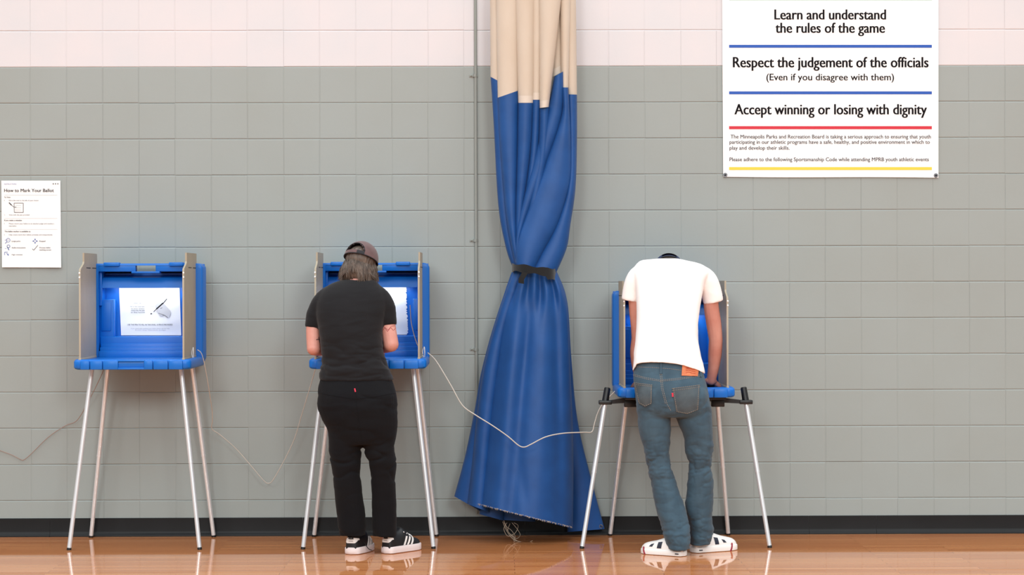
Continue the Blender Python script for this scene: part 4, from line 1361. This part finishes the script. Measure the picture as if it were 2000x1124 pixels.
    def cp(th, ph, k=1.0):
        # th around from the back, ph from rim to crown
        return H @ Vector((C.x + math.sin(th) * math.cos(ph) * R.x * k, C.y - math.cos(th) * math.cos(ph) * R.y * k, C.z + math.sin(ph) * R.z * k))
    rim = lambda th: -0.05
    def inside(th, ph):
        th = th + 0.27
        return abs(th) < 0.62 and (ph - 0.16) < 0.50 * math.sqrt(max(0, 1 - (th / 0.62) ** 2)) and ph > 0.14
    for k in (1.0, 0.965):
        vs_ = [[bm.verts.new(cp(-math.pi + 2 * math.pi * i / nu, rim(0) + (math.pi / 2 - 0.02 - rim(0)) * j / nv, k)) for i in range(nu)] for j in range(nv + 1)]
        for j in range(nv):
            for i in range(nu):
                i2 = (i + 1) % nu
                th = -math.pi + 2 * math.pi * (i + .5) / nu
                ph = rim(0) + (math.pi / 2 - 0.02 - rim(0)) * (j + .5) / nv
                if inside(th, ph): continue
                q = (vs_[j][i], vs_[j][i2], vs_[j + 1][i2], vs_[j + 1][i])
                bm.faces.new(q if k == 1.0 else q[::-1])
        bm.faces.new(vs_[-1] if k == 1.0 else vs_[-1][::-1])
    cap = mk('cap', bm, M_capm, t, angle=180)
    tag(cap, label='brown baseball cap with open arch and strap at the back')
    bm = bmesh.new()
    limb(bm, [cp(2 * math.pi * k / 40, -0.05, 1.0) for k in range(41)], [0.0028] * 41, seg=6, sub=1, ends=False)
    limb(bm, [cp(-0.91 + 1.28 * k / 20, 0.15 + 0.51 * math.sqrt(max(0, 1 - ((-0.64 + 1.28 * k / 20) / 0.64) ** 2)), 1.003) for k in range(21)], [0.0026] * 21, seg=6, sub=1)
    mk('trim', bm, M_capbrim, cap)
    bm = bmesh.new()
    loft(bm, [[cp(-0.07 + .45 * k / 6, -.02, 1.02), cp(-0.07 + .45 * k / 6, .13, 1.02), cp(-0.07 + .45 * k / 6, .13, 1.0), cp(-0.07 + .45 * k / 6, -.02, 1.0)] for k in range(7)])
    bmesh.ops.recalc_face_normals(bm, faces=bm.faces)
    mk('strap', bm, M_capbrim, cap)
    bm = bmesh.new()
    rows = []
    for i in range(13):
        th = math.pi + (i / 12 - .5) * 1.9
        a = cp(th, -0.04, 0.99)
        b = Vector(H @ (Vector((math.sin(th) * .092, .075 + 0.075 * math.sqrt(max(0, 1 - ((i / 12 - .5) * 1.9) ** 2)), .012 - .02 * abs(i / 6 - 1) ** 2))))
        z = (H.to_3x3() @ Vector((0, 0, .003)))
        rows.append([a - z, b - z, b + z, a + z])
    loft(bm, rows)
    bmesh.ops.recalc_face_normals(bm, faces=bm.faces)
    mk('brim', bm, M_capm, cap)
    bm = bmesh.new()
    ellipsoid(bm, cp(0, 1.54, 1.0), (.007, .007, .005))
    mk('button', bm, M_capm, cap)
    # shoes
    hl = P(685, 1083, -0.815); hr = P(752.5, 1081.5, -0.79)
    build_shoe(t, Vector((hl.x, -0.815, 0)), 14, 0.265, True, -1, 1.27, 1.16)
    build_shoe(t, Vector((hr.x, -0.79, 0)), 38, 0.265, True, 1, 1.27, 1.16)
    # untied lace of the left shoe
    bm = bmesh.new()
    limb(bm, [P(703, 1044, -.72), P(708, 1054, -.75), P(715, 1066, -.76), P(720, 1073, -.77), P(726, 1075.5, -.77)], [0.0022] * 5, seg=6)
    for v in bm.verts: v.co.z = max(v.co.z, 0.001)
    o = mk('shoelace', bm, M_shoeblk, t); tag(o, label='black untied lace')


build_woman()


# ---------------- person in white
def build_man():
    base = P(1330, 1085, -0.82)
    t = thing('person', 'person in white tee and blue jeans bent over the low booth, back turned', 'person', (base.x, -0.82, 0))
    hc = P(1305.5, 543, -0.47)
    H = head_frame(hc, 0, -58, 4)
    bm = bmesh.new()
    add_head(bm, H, 1.0)
    limb(bm, [H @ Vector((0, -.03, -.05)), P(1306, 541, -.58), P(1306, 552, -.65)], [0.05, 0.052, 0.07])
    rows_loft(bm, [(530, 1262, 1360, -.66, .06), (560, 1256, 1364, -.7, .09), (620, 1256, 1356, -.76, .1), (680, 1254, 1356, -.83, .095), (720, 1250, 1364, -.86, .095), (770, 1252, 1374, -.87, .1), (805, 1258, 1378, -.87, .09)])
    # arms
    wl = P(1252, 744, -.57)
    limb(bm, [P(1254, 538, -.66), P(1243, 570, -.65), P(1243, 600, -.64), P(1246, 640, -.63), P(1246, 662, -.62)], [0.042, 0.041, 0.041, 0.038, 0.035])
    limb(bm, [P(1246, 662, -.62), P(1244, 690, -.605), P(1246, 720, -.59), wl], [0.035, 0.037, 0.031, 0.025])
    add_hand(bm, wl, (0.25, 0.95, -0.28), (0, -0.25, -1), 1, 0.35)
    wr_ = P(1389, 744, -.57)
    limb(bm, [P(1376, 540, -.64), P(1388, 570, -.65), P(1389, 598, -.64), P(1394, 632, -.63), P(1398, 664, -.62)], [0.042, 0.042, 0.0405, 0.041, 0.037])
    limb(bm, [P(1398, 664, -.62), P(1396.5, 690, -.605), P(1394, 716, -.59), wr_], [0.037, 0.037, 0.031, 0.025])
    add_hand(bm, wr_, (-0.1, 0.95, -0.3), (0, -0.25, -1), -1, 0.6)
    for hip, kn, an, toe in ((P(1276, 810, -.87), P(1292, 925, -.86), P(1327, 1056, -.88), P(1292, 1078, -.82)), (P(1354, 810, -.87), P(1366, 915, -.84), P(1369, 1050, -.77), P(1415, 1072, -.68))):
        limb(bm, [hip, hip.lerp(kn, .5), kn, kn.lerp(an, .35), an], [0.066, 0.052, 0.043, 0.038, 0.032])
        limb(bm, [an, Vector((an.x * .5 + toe.x * .5, an.y * .5 + toe.y * .5, .05)), Vector((toe.x, toe.y, .042))], [0.032, 0.024, 0.017])
    me = remesh(bm, 0.0042, 3)
    bvb = bvh_of(me)
    body = mkme('body', me, M_skinm, t, angle=180)
    add_eyes(H, body)
    # shirt
    bm = bmesh.new()
    rows_loft(bm, [(505.5, 1286, 1324, -.615, .035), (507, 1270, 1332, -.625, .045), (509, 1253, 1341, -.635, .055), (514, 1245, 1362, -.645, .07), (520, 1240, 1376, -.655, .08), (532, 1236, 1386, -.67, .095), (555, 1240, 1376, -.695, .11), (590, 1243, 1369, -.735, .12), (625, 1243.5, 1364, -.775, .122), (661, 1241.5, 1362.5, -.815, .122), (690, 1238.5, 1368, -.845, .125), (712, 1236, 1374, -.862, .13), (722, 1234.5, 1376.5, -.868, .133)], pw=2.3, n=40)
    limb(bm, [P(1266, 533, -.65), P(1248, 542, -.65), P(1237, 563, -.645), P(1232, 588, -.64)], [0.06, 0.06, 0.055, 0.051], ends=False, seg=22)
    limb(bm, [P(1362, 538, -.65), P(1378, 547, -.65), P(1388, 567, -.645), P(1393.5, 591, -.64)], [0.06, 0.06, 0.056, 0.054], ends=False, seg=22)
    limb(bm, [P(1283, 517, -.6), P(1296, 514.5, -.61), P(1312, 513.5, -.61), P(1326, 518, -.6)], [0.012, 0.018, 0.021, 0.014], seg=10)
    me = remesh(bm, 0.0055, 10)
    # hem: raised in the middle of the back, longer at the sides
    for v in me.vertices:
        if v.co.z < 1.09 and v.co.y < -0.55:
            pxx = 1000 + (v.co.x - CAM.x) / (v.co.y - CAM.y) * FPX - FPX * math.tan(YAW)
            lift = float(np.interp(pxx, [1232, 1237, 1243, 1255, 1271, 1292, 1320, 1336, 1350, 1364, 1376], [-4, 0, 12, 15, 17, 16, 13, 10, 5, 0, -7]))
            kk = max(0, min(1, (1.09 - v.co.z) / 0.12))
            v.co.z += kk * (lift / 373 - 0.003)
    wrinkle(me, 0.004, 9, (0.7, 0.6, 1.0), lambda c: 0.35 + 0.8 * gauss(c.z, 1.0, .1), 3)
    shirt = mkme('t_shirt', me, M_whitetee, t, angle=180)
    tag(shirt, label='white short-sleeved tee')
    # jeans
    bm = bmesh.new()
    rows_loft(bm, [(702, 1246, 1364, -.865, .105), (714, 1241, 1369, -.868, .115), (730, 1237, 1374, -.872, .122), (753, 1238, 1380, -.88, .134), (781, 1241.5, 1386, -.88, .138), (800, 1243, 1389, -.878, .13), (815, 1246, 1390, -.875, .1)], pw=2.4, n=40)
    ellipsoid(bm, P(1276, 772, -.925), (0.088, 0.085, 0.095))
    ellipsoid(bm, P(1347, 778, -.925), (0.096, 0.09, 0.1))
    rows_loft(bm, [(785, 1243, 1306, -.875, .1), (810, 1245, 1309, -.875, .1), (841, 1247, 1310.5, -.87, .098), (870, 1255, 1309, -.868, .09), (911, 1264, 1311, -.865, .082), (949, 1271, 1322.5, -.87, .078), (990, 1280, 1337.5, -.88, .078), (1028, 1291, 1347, -.89, .085), (1055, 1299, 1348, -.893, .088), (1073, 1305, 1347.5, -.89, .085)], n=26)
    rows_loft(bm, [(785, 1314, 1386, -.875, .105), (810, 1318, 1391, -.872, .1), (826, 1324, 1391, -.868, .1), (856, 1335, 1392.5, -.86, .092), (885, 1339, 1394, -.852, .085), (911, 1345, 1390, -.845, .078), (945, 1342.5, 1394, -.835, .078), (990, 1338, 1392.5, -.82, .08), (1020, 1346, 1390.5, -.8, .088), (1034, 1347, 1393.5, -.79, .092), (1064, 1349, 1387, -.775, .09)], n=26)
    jf = lambda c: 0.25 + 1.1 * gauss(c.z, 0.47, .12) + 0.9 * gauss(c.z, 0.1, .11) + 0.5 * gauss(c.z, 0.76, .05)
    jeans, bvj = garment('jeans', bm, M_denim, t, 0.0052, 2, [dict(amp=0.005, scale=7, stretch=(0.7, 0.5, 1.5), fn=jf, seed=11), dict(amp=0.009, scale=6.5, stretch=(0.8, 0.6, 1.5), fn=lambda c: 0.6 * jf(c), seed=31, crease=True), dict(amp=0.003, scale=20, stretch=(0.7, .6, 1.3), fn=jf, seed=1, crease=True)], 'faded blue denim jeans')
    # pockets
    for quad, tabx in ((((1239, 748), (1274, 752.5), (1273, 788), (1248, 787)), None), (((1312.5, 759.5), (1367, 752.5), (1364, 800), (1320, 804)), 1)):
        bm = bmesh.new()
        patch(bm, bvj, quad, 10, 10, 0.003, 0.004, 7)
        pk = mk('pocket', bm, M_denimpk, jeans, angle=60)
        tag(pk, label='worn back pocket')
        bm = bmesh.new()
        tl, tr, br, bl = quad
        ins = lambda p, q, f: (p[0] + (q[0] - p[0]) * f, p[1] + (q[1] - p[1]) * f)
        seam(bm, bvj, [tl, tr], 0.0011, 0.0036, 1.8, True)
        seam(bm, bvj, [ins(tl, tr, .05), ins(bl, br, .05), ((bl[0] + br[0]) / 2, (bl[1] + br[1]) / 2 + 5.5), ins(br, bl, .05), ins(tr, tl, .05)], 0.0011, 0.0036, 1.8, True)
        seam(bm, bvj, [ins(tl, bl, .09), ins(tr, br, .09)], 0.0009, 0.0036, 1.8, True)
        mk('stitching', bm, M_thread, pk)
    bm = bmesh.new()
    patch(bm, bvj, ((1311.5, 768), (1315, 768), (1315.5, 775.5), (1312.5, 775.5)), 2, 3, 0.006, 0.005)
    o = mk('tab', bm, M_redtab, jeans); tag(o, label='small red tab')
    # waistband, yoke and middle seams
    bm = bmesh.new()
    for pts in ([(1241, 717), (1270, 718), (1310, 721), (1332, 724)], [(1237, 734), (1262, 741), (1290, 745.5), (1325, 742), (1368, 735)], [(1237, 731.5), (1262, 738.5), (1290, 743), (1325, 739.5), (1368, 732.5)]):
        seam(bm, bvj, pts, 0.0011, 0.0006, 1.8, True)
    seam(bm, bvj, [(1292, 728), (1295, 760), (1303, 790), (1310, 802)], 0.0011, 0.0006, 1.8, True)
    seam(bm, bvj, [(1289, 728), (1292, 760), (1300, 790)], 0.0011, 0.0006, 1.8, True)
    mk('stitching', bm, M_thread, jeans)
    bm = bmesh.new()
    patch(bm, bvj, ((1289, 705), (1293, 705), (1293, 731), (1289, 731)), 2, 8, 0.005, 0.004)
    mk('belt_loop', bm, M_denim, jeans)
    bm = bmesh.new()
    patch(bm, bvj, ((1365.5, 722), (1369.5, 722), (1370, 737), (1366.5, 737)), 2, 6, 0.005, 0.004)
    mk('belt_loop', bm, M_denim, jeans)
    bm = bmesh.new()
    patch(bm, bvj, ((1332.5, 711), (1365, 715), (1362, 735.5), (1331, 734.5)), 8, 6, 0.004, 0.003)
    lp = mk('leather_patch', bm, M_leather, jeans, angle=60)
    tag(lp, label='orange leather waistband patch')
    bm = bmesh.new()
    for y in (718, 721.5, 725, 729):
        seam(bm, bvj, [(1339, y), (1345, y + 1.5 * (-1) ** int(y)), (1350, y + .5), (1357, y + 1.5)], 0.0014, 0.004, 2)
    mk('print', bm, M_leatherp, lp)
    # hair and cap
    bm = bmesh.new()
    for args in (((0, -.02, .02), (.08, .09, .082)), ((0, -.05, -.03), (.07, .055, .05)), ((.06, -.02, -.03), (.025, .045, .04)), ((-.06, -.02, -.03), (.025, .045, .04))):
        ellipsoid(bm, args[0], args[1], H)
    for k in range(5):
        p = P(1330 + k * 1.6, 511 + k * 1.2, -.47)
        limb(bm, [p + Vector((-.012, 0, -.01)), p, p + Vector((.006, 0, .005 - .004 * (k % 3)))], [0.006, 0.005, 0.0025], seg=8)
    hair = mkme('hair', remesh(bm, 0.004, 3), M_hairm, t, angle=180)
    tag(hair, label='short brown hair')
    bm = bmesh.new()
    R = Vector((0.09, 0.108, 0.1)); C = Vector((0, -0.014, 0.03))
    def cp(th, ph, k=1.0):
        return H @ Vector((C.x + math.sin(th) * math.cos(ph) * R.x * k, C.y - math.cos(th) * math.cos(ph) * R.y * k, C.z + math.sin(ph) * R.z * k))
    nu, nv = 40, 14
    for k in (1.0, 0.96):
        vs_ = [[bm.verts.new(cp(2 * math.pi * i / nu, -0.05 + 1.6 * j / nv, k)) for i in range(nu)] for j in range(nv + 1)]
        for j in range(nv):
            for i in range(nu):
                i2 = (i + 1) % nu
                th = (2 * math.pi * (i + .5) / nu + math.pi) % (2 * math.pi) - math.pi
                ph = -0.05 + 1.6 * (j + .5) / nv
                if abs(th) < 0.5 and 0.12 < ph < 0.12 + 0.4 * math.sqrt(1 - (th / 0.5) ** 2): continue
                q = (vs_[j][i], vs_[j][i2], vs_[j + 1][i2], vs_[j + 1][i])
                bm.faces.new(q if k == 1.0 else q[::-1])
    cap = mk('cap', bm, M_capn, t, angle=180)
    tag(cap, label='navy cap seen above the collar')
    bm = bmesh.new()
    limb(bm, [cp(2 * math.pi * k / 40, -0.05, 1.0) for k in range(41)], [0.004] * 41, seg=6, sub=1, ends=False)
    mk('trim', bm, M_capbrim, cap)
    bm = bmesh.new()
    rows = []
    for i in range(13):
        th = math.pi + (i / 12 - .5) * 1.9
        a = cp(th, -0.04, 0.99)
        b = H @ Vector((math.sin(th) * .092, .08 + 0.075 * math.sqrt(max(0, 1 - ((i / 12 - .5) * 1.9) ** 2)), .012 - .02 * abs(i / 6 - 1) ** 2))
        z = (H.to_3x3() @ Vector((0, 0, .003)))
        rows.append([a - z, b - z, b + z, a + z])
    loft(bm, rows)
    bmesh.ops.recalc_face_normals(bm, faces=bm.faces)
    mk('brim', bm, M_capbrim, cap)
    # shoes
    hl = P(1338, 1088, -.92); hr = P(1352, 1081, -.785)
    build_shoe(t, Vector((hl.x, -0.925, 0)), -56, 0.255, False, -1, 1.0, 1.15)
    build_shoe(t, Vector((hr.x, -0.79, 0)), 60, 0.28, False, 1, 1.1, 1.15)


build_man()
